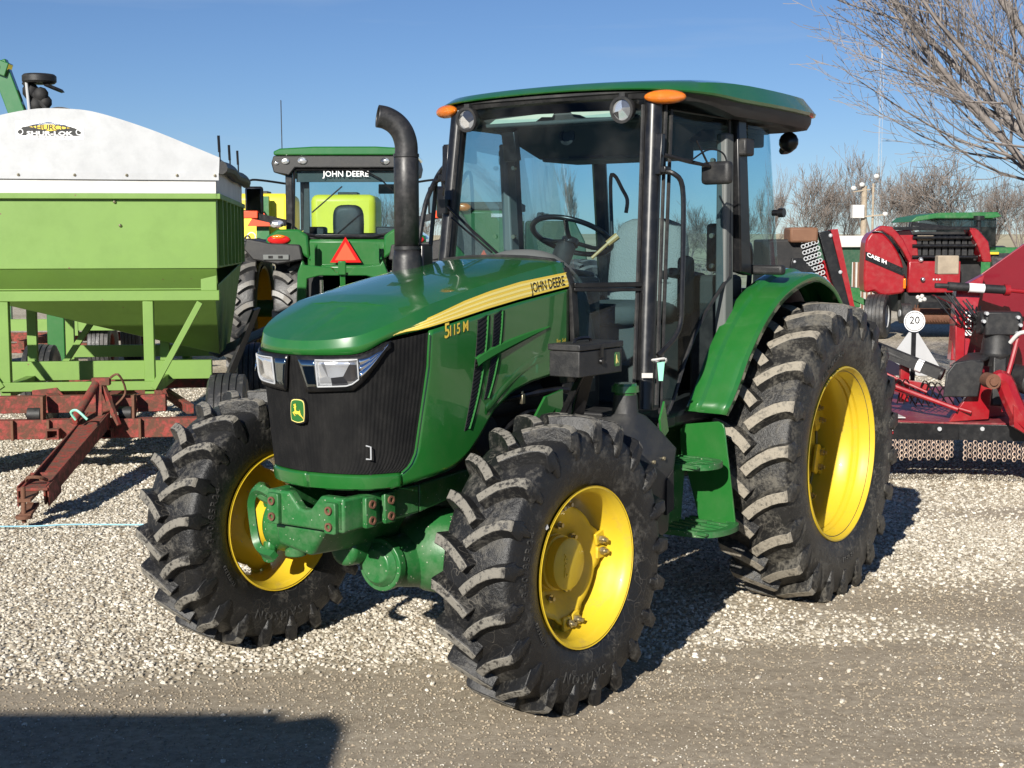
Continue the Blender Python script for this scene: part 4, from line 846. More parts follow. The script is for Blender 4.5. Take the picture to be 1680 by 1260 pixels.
# tag tied on the handle
tg = thing('paper_tag', 'mint green and white tag looped round the tractor door handle', 'tag', (0, 0, 0)); tg.parent = None
mw = Matrix.Translation((.910, 7.962, 0)) @ Matrix.Rotation(R(-124.95), 4, 'Z')
tg.matrix_world = mw @ Matrix.Translation((1.46, .725, 1.345)) @ Matrix.Scale(.82, 4)
q = MB(); q.tube(catmull([(0, .03, .0), (.035, .0, -.005), (.03, -.03, -.01), (-.02, -.03, -.025), (-.035, .0, -.03), (-.02, .03, -.015)], 4, True), .007, 6); q.build('loop', 'white', tg)
q = MB(); q.hexa([(.010, -.010, -.02), (-.018, .022, -.02), (-.010, .016, -.125), (.004, -.002, -.125)], [(.013, -.008, -.02), (-.015, .024, -.02), (-.007, .018, -.125), (.007, 0, -.125)]); q.build('strip', 'teal_tag', tg)
# ================================================================= GROUND, GRAVEL, FIELD
def ground_mat():
    m = bpy.data.materials.new('gravel_and_dirt'); m.use_nodes = True; nt = NT(m); b = nt.n['Principled BSDF']; b.inputs['Roughness'].default_value = .95; b.inputs['Specular IOR Level'].default_value = .2
    g = nt.new('ShaderNodeNewGeometry')
    at = nt.new('ShaderNodeAttribute'); at.attribute_name = 'gmask'
    def st(scale):
        v = nt.new('ShaderNodeTexVoronoi', Scale=scale); nt.ln(g.outputs['Position'], v.inputs['Vector'])
        return v
    v1 = st(34.0); hsv = nt.new('ShaderNodeSeparateColor'); nt.ln(v1.outputs['Color'], hsv.inputs[0])
    c = ramp(nt, hsv.outputs[0], 0, 1, (.38, .33, .25, 1), (.80, .74, .62, 1))
    sh = ramp(nt, v1.outputs['Distance'], .25, .75, (1, 1, 1, 1), (.68, .65, .60, 1)); c = mixc(nt, 1.0, c, sh, 'MULTIPLY')
    n1 = nt.new('ShaderNodeTexNoise', Scale=.35, Detail=6.0); nt.ln(g.outputs['Position'], n1.inputs['Vector'])
    pt = ramp(nt, n1.outputs['Fac'], .35, .65, (.72, .70, .66, 1), (1.1, 1.1, 1.1, 1)); c = mixc(nt, 1.0, c, pt, 'MULTIPLY')
    n2 = nt.new('ShaderNodeTexNoise', Scale=22.0, Detail=12.0, Roughness=.78); nt.ln(g.outputs['Position'], n2.inputs['Vector'])
    mp = nt.new('ShaderNodeMapping'); mp.inputs['Scale'].default_value = (.5, 3.5, 1); mp.inputs['Rotation'].default_value = (0, 0, R(8)); nt.ln(g.outputs['Position'], mp.inputs['Vector'])
    n3 = nt.new('ShaderNodeTexNoise', Scale=1.6, Detail=6.0, Roughness=.6); nt.ln(mp.outputs[0], n3.inputs['Vector'])
    d = ramp(nt, n2.outputs['Fac'], .3, .72, (.21, .172, .125, 1), (.50, .43, .33, 1)); d2 = ramp(nt, n3.outputs['Fac'], .35, .7, (.84, .83, .81, 1), (1.06, 1.06, 1.06, 1)); d = mixc(nt, 1.0, d, d2, 'MULTIPLY')
    v2 = st(75.0); k2 = ramp(nt, v2.outputs['Distance'], .16, .24, (.8, .8, .8, 1), (0, 0, 0, 1)); hs2 = nt.new('ShaderNodeSeparateColor'); nt.ln(v2.outputs['Color'], hs2.inputs[0])
    k3 = ramp(nt, hs2.outputs[1], .55, .6); mu = nt.new('ShaderNodeMath', operation='MULTIPLY'); nt.ln(k2, mu.inputs[0]); nt.ln(k3, mu.inputs[1])
    d = mixc(nt, mu.outputs[0], d, (.34, .30, .24))
    col = mixc(nt, at.outputs['Fac'], d, c); nt.ln(col, b.inputs['Base Color'])
    inv = nt.new('ShaderNodeMath', operation='SUBTRACT'); inv.inputs[0].default_value = 1; nt.ln(v1.outputs['Distance'], inv.inputs[1])
    h = mixc(nt, at.outputs['Fac'], n2.outputs['Fac'], inv.outputs[0])
    bp_ = nt.new('ShaderNodeBump', Strength=.45, Distance=.02); nt.ln(h, bp_.inputs['Height']); nt.ln(bp_.outputs[0], b.inputs['Normal'])
    return m
M['ground'] = ground_mat()
def gmask(x, y):
    """1 = clean gravel, 0 = packed dirt track in front"""
    edge = 5.95 + .12 * x + .22 * noise.noise(Vector((x * .8, y * .4, 3))) + .12 * noise.noise(Vector((x * 3, y * 3, 5)))
    a = (y - edge) / .35
    n = noise.noise(Vector((x * 1.5, y * 2.5, 9))) * .5
    a = min(1, max(0, a + n * .3))
    # a worn patch to the right
    b = max(0, 1 - ((x - 3.2) / 2.4) ** 2 - ((y - 7.1) / .75) ** 2) * .9
    c = max(0, 1 - ((x - 3.9) / 1.6) ** 2 - ((y - 9.6) / .35) ** 2) * .8
    d = .55 * min(1, max(0, (x - .2) / 1.6)) * min(1, max(0, (8.4 - y) / 1.8)) * min(1, max(0, .6 + 1.4 * noise.noise(Vector((x * .9, y * 2.2, 21)))))
    return max(0, min(1, a - b - c - d))
def gz(x, y):
    f = min(1, max(0, (math.hypot(x, y) - 60) / 60))
    far = 0 if y < 70 else 3.6 * (1 - math.exp(-((y - 70) / 90) ** 2))
    return far - .004 + .010 * noise.noise(Vector((x * .5, y * .5, 1)))
def sheet(name, xs, ys, mat, fz, mask=False, kind='structure'):
    vs = [(x, y, fz(x, y)) for y in ys for x in xs]; w = len(xs)
    fs = [(j * w + i, j * w + i + 1, (j + 1) * w + i + 1, (j + 1) * w + i) for j in range(len(ys) - 1) for i in range(w - 1)]
    me = bpy.data.meshes.new(name); me.from_pydata(vs, [], fs); me.materials.append(mat)
    if mask:
        a = me.attributes.new('gmask', 'FLOAT', 'POINT'); a.data.foreach_set('value', [gmask(v[0], v[1]) for v in vs])
    me.polygons.foreach_set('use_smooth', [True] * len(fs)); me.update()
    return link(name, me, kind=kind)
def span(*segs):
    o = []
    for a, b, n in segs: o += [a + (b - a) * i / n for i in range(n)]
    return o + [segs[-1][1]]
sheet('ground', span((-60, -8, 20), (-8, 8, 200), (8, 60, 20)), span((-14, 3.5, 14), (3.5, 13, 130), (13, 30, 60), (30, 64, 20)), M['ground'], gz, True)
M['grass'] = PM('winter_grass', (.46, .40, .25), .95, dust=(.33, .31, .17), dustamt=.6, dscale=.12, var=.2, bump=.6, bscale=3)
sheet('field', span((-900, -150, 10), (-150, 150, 60), (150, 900, 10)), span((64, 260, 50), (260, 1400, 10)), M['grass'], lambda x, y: gz(x, y) + (.3 * noise.noise(Vector((x * .02, y * .02, 4))) if y > 80 else 0) - .01)
sheet('field', span((-900, -60, 10)), span((-300, 64, 10)), M['grass'], lambda x, y: -.03)
sheet('field', span((60, 900, 10)), span((-300, 64, 10)), M['grass'], lambda x, y: -.03)
sheet('field', span((-60, 60, 6)), span((-300, -14, 10)), M['grass'], lambda x, y: -.03)

def stone_mat():
    m = bpy.data.materials.new('limestone'); m.use_nodes = True; nt = NT(m); b = nt.n['Principled BSDF']; b.inputs['Roughness'].default_value = .9; b.inputs['Specular IOR Level'].default_value = .25
    oi = nt.new('ShaderNodeObjectInfo'); r = nt.n.new('ShaderNodeValToRGB'); e = r.color_ramp.elements
    e[0].position = 0; e[0].color = (.26, .215, .16, 1); e[1].position = 1; e[1].color = (.78, .755, .695, 1)
    for p, c in ((.15, (.35, .315, .255, 1)), (.5, (.50, .465, .395, 1)), (.8, (.64, .605, .535, 1))):
        q = e.new(p); q.color = c
    nt.ln(oi.outputs['Random'], r.inputs[0]); t = nt.new('ShaderNodeTexCoord'); n = nt.new('ShaderNodeTexNoise', Scale=1.6, Detail=5.0); nt.ln(t.outputs['Object'], n.inputs['Vector'])
    k = ramp(nt, n.outputs['Fac'], .3, .75, (.72, .68, .62, 1), (1.1, 1.1, 1.1, 1)); nt.ln(mixc(nt, 1.0, r.outputs[0], k, 'MULTIPLY'), b.inputs['Base Color'])
    return m
M['stone'] = stone_mat()
stones = bpy.data.collections.new('gravel_pieces')
for k in range(7):
    b = bmesh.new(); bmesh.ops.create_icosphere(b, subdivisions=1, radius=.5); rnd = random.Random(k)
    pl = [(Vector((rnd.gauss(0, 1), rnd.gauss(0, 1), rnd.gauss(0, 1))).normalized(), rnd.uniform(.26, .42)) for _ in range(8)]
    for v in b.verts:
        for n_, d_ in pl:
            e_ = v.co.dot(n_) - d_
            if e_ > 0: v.co -= n_ * e_
        v.co = Vector((v.co.x * rnd.uniform(1.1, 1.3), v.co.y, v.co.z * .72))
    me = bpy.data.meshes.new('gravel_piece'); b.to_mesh(me); b.free(); me.materials.append(M['stone'])
    stones.objects.link(bpy.data.objects.new('gravel_piece', me))
M['grit'] = PM('brown_grit', (.33, .275, .20), .95, var=.35, dscale=.8)
grit = bpy.data.collections.new('grit_pieces')
for o_ in list(stones.objects)[:4]:
    me = o_.data.copy(); me.materials.clear(); me.materials.append(M['grit']); grit.objects.link(bpy.data.objects.new('grit_piece', me))
def gravel(name, x0, x1, y0, y1, nx, ny, dens, smin, smax, seed, zoff=0.0, src=None):
    """scattered stones; dens(x, y) in stones per square metre"""
    xs = [x0 + (x1 - x0) * i / nx for i in range(nx + 1)]; ys = [y0 + (y1 - y0) * i / ny for i in range(ny + 1)]
    vs = [(x, y, gz(x, y) + zoff) for y in ys for x in xs]; w = nx + 1
    # keep only the faces the camera's surroundings can see
    fs = [(j * w + i, j * w + i + 1, (j + 1) * w + i + 1, (j + 1) * w + i) for j in range(ny) for i in range(nx) if abs(xs[i]) < .40 * ys[j] + 1.0]
    me = bpy.data.meshes.new(name); me.from_pydata(vs, [], fs); me.materials.append(M['stone'])
    a = me.attributes.new('dens', 'FLOAT', 'POINT'); a.data.foreach_set('value', [dens(v[0], v[1]) for v in vs])
    o = link(name, me, kind='stuff')
    ng = bpy.data.node_groups.new(name, 'GeometryNodeTree'); ng.interface.new_socket('Geometry', in_out='INPUT', socket_type='NodeSocketGeometry'); ng.interface.new_socket('Geometry', in_out='OUTPUT', socket_type='NodeSocketGeometry')
    N = ng.nodes; L = ng.links; gi = N.new('NodeGroupInput'); go = N.new('NodeGroupOutput')
    na = N.new('GeometryNodeInputNamedAttribute'); na.data_type = 'FLOAT'; na.inputs['Name'].default_value = 'dens'
    dp = N.new('GeometryNodeDistributePointsOnFaces'); dp.inputs['Seed'].default_value = seed; L.new(gi.outputs[0], dp.inputs['Mesh']); L.new(na.outputs['Attribute'], dp.inputs['Density'])
    ci = N.new('GeometryNodeCollectionInfo'); ci.inputs['Collection'].default_value = src or stones; ci.inputs['Separate Children'].default_value = True; ci.inputs['Reset Children'].default_value = True
    io = N.new('GeometryNodeInstanceOnPoints'); io.inputs['Pick Instance'].default_value = True
    L.new(dp.outputs['Points'], io.inputs['Points']); L.new(ci.outputs[0], io.inputs['Instance'])
    rv = N.new('FunctionNodeRandomValue'); rv.data_type = 'FLOAT_VECTOR'; rv.inputs[0].default_value = (-.5, -.5, 0); rv.inputs[1].default_value = (.5, .5, 6.283); rv.inputs['Seed'].default_value = seed
    L.new(rv.outputs[0], io.inputs['Rotation'])
    rs = N.new('FunctionNodeRandomValue'); rs.data_type = 'FLOAT'; rs.inputs[2].default_value = 0; rs.inputs[3].default_value = 1; rs.inputs['Seed'].default_value = seed + 5
    pw = N.new('ShaderNodeMath'); pw.operation = 'POWER'; pw.inputs[1].default_value = 1.8; L.new(rs.outputs[1], pw.inputs[0])
    mr = N.new('ShaderNodeMapRange'); mr.inputs['To Min'].default_value = smin; mr.inputs['To Max'].default_value = smax; L.new(pw.outputs[0], mr.inputs['Value']); L.new(mr.outputs[0], io.inputs['Scale'])
    L.new(io.outputs[0], go.inputs[0])
    o.modifiers.new('scatter', 'NODES').node_group = ng
    return o
def d1(x, y):
    g = gmask(x, y); return 2700 * g ** 1.2 * (.62 + .5 * min(1, max(0, .5 + noise.noise(Vector((x * .9, y * 1.6, 12))))))
gravel('gravel', -5.2, 5.2, 5.0, 10.0, 100, 60, d1, .011, .031, 1, .003)
gravel('gravel', -9.0, 9.0, 10.0, 20.0, 100, 60, lambda x, y: 1300 * gmask(x, y) * max(.0, 1 - (y - 10) / 12), .015, .036, 2, .004)
gravel('loose_stones', -4.2, 4.2, 3.8, 7.6, 60, 40, lambda x, y: (5 + 150 * max(0, 1 - abs(y - 5.95 - .1 * x) / .5) * (.5 + noise.noise(Vector((x * 1.7, y * 2, 2))))) * (1 - gmask(x, y)) + 2, .008, .036, 3, .004)
gravel('loose_stones', -4.2, 4.2, 3.8, 8.4, 60, 40, lambda x, y: 1500 * (1 - gmask(x, y)) * max(.15, .5 + noise.noise(Vector((x * 1.1, y * 3, 6)))), .003, .010, 4, .003)

gravel('grit', -4.4, 4.4, 3.8, 9.6, 60, 60, lambda x, y: 1900 * (1.02 - gmask(x, y)) * (.25 + 1.1 * max(0, .4 + noise.noise(Vector((x * 2, y * 3, 16))))), .004, .016, 6, .002, grit)
# ================================================================= TREES
def tree_mesh(seed, H, spread=.5, depth=6, n0=5, lean=(0, 0), trunk_h=.22, r0=None, up=.35, kids=(3, 4), n_side=4, rmin=.010, wob=.22, first_dirs=None, ratio=.74, min_len=.3):
    rnd = random.Random(seed); tk = MB(); cr = MB(); r0 = r0 or H * .022
    def branch(mb, p, d, L, r, lvl):
        pts = [p.copy()]; rs = [r]; n = 4 if lvl < 3 else 3; q = p.copy(); dd = d.copy()
        for i in range(n):
            dd = (dd + Vector((rnd.uniform(-1, 1), rnd.uniform(-1, 1), rnd.uniform(-.5, 1) * up)) * wob).normalized(); q = q + dd * L / n; pts.append(q.copy()); rs.append(max(rmin, r * (1 - .55 * (i + 1) / n)))
        mb.tube(pts, rs, n_side + 2 if lvl < 2 else (n_side if lvl < 4 else 3), cap=False)
        if lvl >= depth: return
        k = rnd.randint(*kids) if lvl > 0 else n0
        for j in range(k):
            t = 1.0 if j == 0 else rnd.uniform(.3, 1.0); i = min(n - 1, int(t * n)); bp_ = pts[i].lerp(pts[i + 1], t * n - i) if t < 1 else pts[-1]; rb = rs[min(n, i + 1)]
            a = rnd.uniform(0, 2 * PI); perp = dd.cross(Vector((math.cos(a), math.sin(a), .3))).normalized()
            sp_ = spread * rnd.uniform(.5, 1.25) * (.5 if j == 0 else 1)
            nd = (dd + perp * math.tan(min(1.2, sp_)) + Vector((0, 0, up * .35))).normalized()
            if first_dirs and lvl == 0: nd = Vector(first_dirs[j % len(first_dirs)]).normalized()
            branch(cr, bp_, nd, max(min_len, L * ratio * rnd.uniform(.75, 1.15)), rb * (.85 if j == 0 else rnd.uniform(.5, .75)), lvl + 1)
    branch(tk, Vector((0, 0, -.1)), Vector((lean[0], lean[1], 1)).normalized(), H * trunk_h, r0, 0)
    return tk, cr
TREE = {}
for k, (sd, sp_, tr, rt) in enumerate(((11, .64, .19, .82), (12, .54, .23, .80), (13, .72, .17, .82), (14, .28, .20, .82))):
    a, b = tree_mesh(sd, 8.0, sp_, 6, 5, trunk_h=tr, kids=(3, 3), n_side=3, rmin=.007, ratio=rt, up=.7, wob=.17)
    zm = max(v[2] for v in b.v); sc_ = 8.0 / zm
    a.v = [(x * sc_, y * sc_, z * sc_) for x, y, z in a.v]; b.v = [(x * sc_, y * sc_, z * sc_) for x, y, z in b.v]
    TREE[k] = (a.mesh('trunk', [M['bark_far']], 0, False), b.mesh('crown', [M['bark_far']], 0, False))
def far_tree(kind, x, y, h, label, rz=0, w=1.0, group='bare trees beyond the lot'):
    t = thing('bare_tree', label, 'tree', (x, y, gz(x, y) - .1), rz, group)
    s = h / 8.0; t.scale = (s * w, s * w, s)
    link('trunk', TREE[kind][0], t); link('crown', TREE[kind][1], t); return t
rt = random.Random(5)
def px(p, y): return (p - 840) / 2310 * y
FT = [(2, 1315, 88, 6.6, 1.1, 'wide bare tree just right of the big tractor cab'), (1, 1352, 95, 6.0, .9, 'bare tree behind the leaning red mower wing'),
      (1, 1385, 92, 5.6, .9, 'small bare tree left of the utility pole'), (1, 1432, 90, 7.6, 1.15, 'tallest bare tree standing behind the utility pole'), (0, 1475, 98, 6.0, .9, 'thin bare tree right of the radio mast'),
      (2, 1510, 94, 6.6, 1.0, 'bare tree over the left end of the red baler'), (2, 1570, 88, 7.3, 1.35, 'broad rounded bare tree behind the baler'), (0, 1625, 96, 6.0, 1.0, 'bare tree behind the green combine'),
      (2, 1668, 92, 6.2, 1.0, 'bare tree at the right edge of the far tree row'), (3, 938, 118, 8.2, .62, 'single narrow bare tree seen through the windscreen'),
      (2, 1130, 90, 4.0, 1.2, 'low bare tree seen through the cab door glass'), (1, 1165, 84, 4.6, 1.2, 'bushy bare tree seen left of the cab door post'), (2, 1205, 86, 4.6, 1.1, 'bare tree behind the cab door post'), (3, 1262, 70, 6.0, .8, 'slim bare tree behind the rear quarter glass'),
      (1, 715, 105, 5.2, 1.2, 'bare tree left of the big tractor windscreen'), (2, 872, 120, 4.0, 1.0, 'small bare tree behind the steering wheel'), (1, 1030, 110, 3.4, 1.0, 'low bare tree behind the driver seat'),
      (0, 628, 82, 5.3, .9, 'bare tree seen through the rear tractor cab'), (1, 660, 90, 5.2, .9, 'bare tree behind the rear tractor roof'), (2, 425, 100, 4.3, 1.1, 'bare tree behind the yellow planter tanks')]
for i, (k, p, y, h, w, lb) in enumerate(FT):
    far_tree(k, px(p, y), y, h * (1.12 if p > 1280 else 1.0), lb, rt.uniform(0, 6), w)
# row seen only in reflections and from beside
for i in range(10):
    x = 38 + i * 7.5; y = 70 - i * 6.5; far_tree(i % 3, x, y, rt.uniform(5.5, 8), 'bare tree in the row beyond the right side of the lot', rt.uniform(0, 6), 1.1, 'bare trees right of the lot')
# low brush under the tree row
bm_ = MB(); rb = random.Random(3)
for i in range(800):
    p = rb.uniform(1040, 1760); y = rb.uniform(84, 104); x = px(p, y); h = rb.uniform(.4, 1.3) * (.5 if p < 1280 else 1); z = gz(x, y)
    bm_.tube([(x, y, z), (x + rb.uniform(-.5, .5), y, z + h * .6), (x + rb.uniform(-1, 1), y, z + h)], [.035, .025, .012], 3, cap=False)
bm_.build('brush', 'bark_far', smooth=0, recalc=False, kind='stuff')
# near tree whose crown hangs into the top right of the picture
def near_tree():
    rnd = random.Random(42); tk = MB(); cr = MB(); cnt = [0]
    def limb(mb, p, d, L, r, lvl, bend):
        n = (10, 9, 7, 5, 3)[lvl]; pts = [p.copy()]; dirs = [d.copy()]; q = p.copy(); dd = d.copy()
        for i in range(n):
            dd = (dd + Vector((rnd.uniform(-1, 1), rnd.uniform(-1, 1), rnd.uniform(-1, 1))) * (.07, .09, .12, .16, .2)[lvl] + Vector((0, 0, bend)) * .10).normalized()
            q = q + dd * L / n; pts.append(q.copy()); dirs.append(dd.copy())
        rs = [max(.0028, r * .72 * (1 - .80 * i / n)) for i in range(n + 1)]
        mb.tube(pts, rs, (8, 6, 4, 3, 3)[lvl], cap=False); cnt[0] += 1
        if lvl >= 4: return
        k = (0, 14, 9, 4)[lvl] if lvl else 0
        for j in range(k):
            t = .14 + .84 * (j + rnd.random() * .8) / k; i = min(n - 1, int(t * n)); b0 = pts[i].lerp(pts[i + 1], t * n - i); dv = dirs[i]
            a = j * 2.4 + rnd.uniform(-.5, .5); u = dv.cross(Vector((.1, .2, 1))).normalized(); w = dv.cross(u)
            side = (u * math.cos(a) + w * math.sin(a)); ang = rnd.uniform(.45, .85)
            nd = (dv * math.cos(ang) + side * math.sin(ang) + Vector((0, 0, .12))).normalized()
            limb(cr, b0, nd, L * (.60 if lvl < 2 else .55) * (1.08 - .65 * t) * rnd.uniform(.75, 1.15), rs[i] * .55, lvl + 1, bend * .8 + .25)
    T0 = Vector((0, 0, -.1)); limb(tk, T0, Vector((-.03, 0, 1)), 2.6, .17, 0, 0)
    tops = [((-1, -.15, .42), 1.9, 4.0, .075, .9), ((-1, .2, .95), 2.2, 4.6, .085, .4), ((-.75, -.35, 1.2), 2.4, 4.6, .085, .2), ((-.3, .3, 1.3), 2.5, 5.0, .09, .1), ((.5, -.2, 1.1), 2.5, 4.4, .08, .1), ((.8, .3, .8), 2.2, 3.8, .07, .3), ((-1, -.5, .70), 2.1, 3.9, .07, .6), ((.1, -.8, 1.0), 2.4, 4.0, .07, .2), ((-.9, .55, .6), 2.0, 3.8, .065, .7)]
    for d, z, L, r, bnd in tops: limb(cr, Vector((-.03, 0, z)), Vector(d).normalized(), L, r, 1, bnd)
    return tk, cr
a, b = near_tree()
nt_ = thing('bare_tree', 'near bare tree with spreading twigs reaching into the upper right sky', 'tree', (6.2, 14.2, -.10), 0)
a.build('trunk', 'bark', nt_, smooth=60, recalc=False); b.build('crown', 'bark_twig', nt_, smooth=60, recalc=False)
# ================================================================= GRAIN WAGON (local: x right as seen, y away, z up)
WG = thing('grain_wagon', 'lime green gravity grain wagon with white top boards on a rusty red running gear', 'wagon', (-3.62, 11.8, 0), R(7.0))
q = MB(); q.bb(-1.14, 1.14, 0, .03, 1.66, 2.26); q.bb(-1.14, -1.11, .0, 3.1, 1.66, 2.26); q.bb(1.11, 1.14, .03, 3.1, 1.66, 2.26); q.bb(-1.14, 1.14, 3.1, 3.13, 1.66, 2.26)
hop = q.build('hopper', 'lime', WG, bevel=.004)
q = MB(); q.hexa([(-1.13, .005, 1.655), (1.13, .005, 1.655), (1.13, .17, 1.47), (-1.13, .17, 1.47)], [(-1.13, .035, 1.66), (1.13, .035, 1.66), (1.13, .2, 1.48), (-1.13, .2, 1.48)])
q.build('hopper_slope', 'lime', hop)
q = MB(); top = [V(-1.13, .15, 1.48), V(1.10, .15, 1.48), V(1.13, 3.1, 1.66), V(-1.13, 3.1, 1.66)]; bot = [V(.55, 1.0, .98), V(1.06, 1.0, .86), V(1.06, 2.2, .86), V(.45, 2.2, .98)]
q.grid([top + [top[0]], bot + [bot[0]]]); q.build('hopper_floor', 'lime', hop, solid=.01, smooth=0)
q = MB(); q.bb(-1.17, 1.16, -.045, .0, 2.24, 2.285); q.bb(1.14, 1.18, -.045, 3.15, 2.24, 2.285); q.build('top_rail', 'lime', hop, bevel=.004)
q = MB()
for x, z in ((.31, 2.215), (.35, 2.02)): q.sphere((x, -.008, z), .014, 8)
q.build('bolt', 'steel', hop)
for i in range(7):
    q = MB(); q.box((1.16, .25 + .45 * i, 1.96), (.035, .05, .56)); q.build('side_rib', 'lime', hop)
q = MB(); q.hexa([(1.0, -.005, 1.44), (1.13, -.005, 1.44), (1.13, .0, 1.60), (1.0, .0, 1.57)], [(1.0, .01, 1.44), (1.13, .01, 1.44), (1.13, .01, 1.60), (1.0, .01, 1.57)]); q.build('corner_gusset', 'lime', hop)
q = MB(); q.bb(-1.15, 1.145, -.02, .02, 2.285, 2.42); q.bb(1.11, 1.15, .02, 3.12, 2.285, 2.60); q.bb(-1.15, -1.11, .02, 3.12, 2.285, 2.60); q.build('extension_board', 'white', WG, bevel=.003)
# arched galvanised end cap
P = [(-1.17, 2.415), (1.17, 2.405), (1.18, 2.55)]; arc = [(1.18, 2.585), (.95, 2.68), (.60, 2.82), (.2, 2.945), (-.05, 2.975), (-.35, 2.965), (-.75, 2.87), (-1.0, 2.74), (-1.18, 2.60)]
P = P[:2] + [(p.x, p.y) for p in catmull([(a_, b_, 0) for a_, b_ in arc], 5)]
q = MB(); q.prism(P, 'y', -.035, -.022); q.prism([(-1.17, 2.405), (1.17, 2.395), (1.17, 2.455), (-1.17, 2.465)], 'y', -.040, -.035)
ec = q.build('end_cap', 'bright_metal', WG)
for x in (-.9, -.45, 0, .42, .83, 1.14):
    q = MB(); q.sphere((x, -.043, 2.435), .013, 8); q.build('cap_bolt', 'steel', ec)
q = MB(); ro = []
for yy in (-.02, .8, 1.6, 2.4, 3.12): ro.append([V(p[0], yy, p[1] - .03) for p in P[2:]])
q.grid(ro); q.build('roll_tarp', 'black_flat', WG, solid=.01)
q = MB(); q.tube(catmull([(1.19, -.03, 2.50), (1.20, .8, 2.52), (1.19, 1.6, 2.505), (1.20, 2.4, 2.52), (1.19, 3.15, 2.51)], 5), .055, 10); q.build('tarp_roll', 'black_flat', WG)
for y_, z_ in ((.15, 2.78), (1.3, 2.78), (2.4, 2.80)):
    q = MB(); q.tube([(1.17, y_, 2.50), (1.165, y_, z_)], .008, 6); q.tube([(1.165, y_, z_ - .14), (1.16, y_, z_)], .013, 6); q.build('tarp_stop', 'black', WG)
# sticker
sk = MB(); sx, sz = -.19, 2.80
sk.bb(sx - .27, sx + .27, -.0372, -.0358, sz - .075, sz + .075, 0)
def SX(a, b): return (sx + (a - 860) * .000448, sz - (b - 400) * .000448)
sk.prism([SX(380, 350), SX(500, 330), SX(860, 300), SX(1220, 335), SX(1330, 370), SX(1440, 450), SX(1390, 505), SX(860, 503), SX(330, 500), SX(285, 440)], 'y', -.0384, -.0372, 1)
sk.prism([SX(480, 325), SX(850, 245), SX(1230, 340), SX(850, 310)], 'y', -.0396, -.0384, 2)
sk.prism([SX(500, 345), SX(855, 290), SX(1230, 362), SX(870, 420)], 'y', -.0408, -.0396, 3)
for cx_ in (335, 1385):
    c_ = SX(cx_, 435); sk.lathe([(-.0396, .026), (-.0396, .019), (-.0384, .019), (-.0384, .026)], 20, 'y', 0, c=(c_[0], 0, c_[1]), closed=True)
so_ = sk.build('maker_sticker', ['white_print', 'black_print', 'blue_print', 'decal_yellow'], WG, smooth=0)
def stx(txt, size, c_, y_, bold=0, m='black_print', sx_=1.0):
    q = MB(); q.text(txt, size, lambda a, b, c: (c_[0] + a, y_ - c, c_[1] + b), bold=bold, sx=sx_); q.build('sticker_lettering', m, so_, smooth=0)
stx('SHURCO', .062, SX(862, 358), -.0415, .001, sx_=1.15); stx('SHUR-LOK', .047, SX(858, 466), -.0412, .0015, 'white_print', 1.62); stx('1-800-4-SHUR-LOK', .026, SX(868, 532), -.0378, sx_=1.2); stx('DONOVAN', .022, SX(848, 288), -.0410, m='white_print', sx_=1.4)
# frame: legs, rails, braces
fr = MB(); yF = -.06
fr.beam((-1.17, yF, 1.435), (1.16, yF, 1.435), .09, .085)
f1 = fr.build('frame_rail', 'lime', WG, bevel=.006)
for x in (-.60, .57):
    q = MB(); q.beam((x, yF - .003, 1.39), (x, yF - .003, .60), .085, .085, up=(0, 1, 0)); q.build('leg', 'lime', WG, bevel=.005)
q = MB(); q.beam((-.64, yF - .05, .685), (.62, yF - .05, .685), .05, .075); q.build('cross_rail', 'lime', WG, bevel=.004)
for a_, b_ in (((.60, yF - .052, .66), (1.0, yF - .04, 1.38)), ((-.62, yF - .052, .68), (-1.1, yF - .04, 1.38)), ((-.05, 1.0, 1.2), (-.35, 1.0, .75))):
    q = MB(); q.beam(a_, b_, .05, .07, up=(0, 1, 0)); q.build('brace', 'lime', WG, bevel=.003)
q = MB(); q.beam((-.95, .9, .73), (1.0, .9, .73), .06, .17); q.build('cross_rail', 'lime', WG, bevel=.004); q = MB(); q.beam((-.55, 2.6, .78), (.95, 2.6, .78), .06, .12); q.build('cross_rail', 'lime', WG, bevel=.004)
for x in (-.60, .57):
    q = MB(); q.beam((x, yF, .64), (x, 3.0, .64), .08, .10); q.build('side_rail', 'lime', WG, bevel=.004)
    for y_ in (1.0, 2.8):
        q = MB(); q.beam((x, y_, .66), (x, y_, 1.60), .08, .08, up=(0, 1, 0)); q.build('leg', 'lime', WG)
q = MB(); q.beam((.95, 1.6, .80), (1.50, 1.75, 1.05), .5, .02, up=(0, 0, 1)); q.hexa([(1.12, .75, .68), (1.15, 1.25, .68), (1.40, 1.25, 1.28), (1.38, .75, 1.28)], [(1.14, .72, .66), (1.18, 1.22, .66), (1.43, 1.22, 1.27), (1.40, .72, 1.27)]); q.build('chute', 'black_flat', WG, bevel=.004)
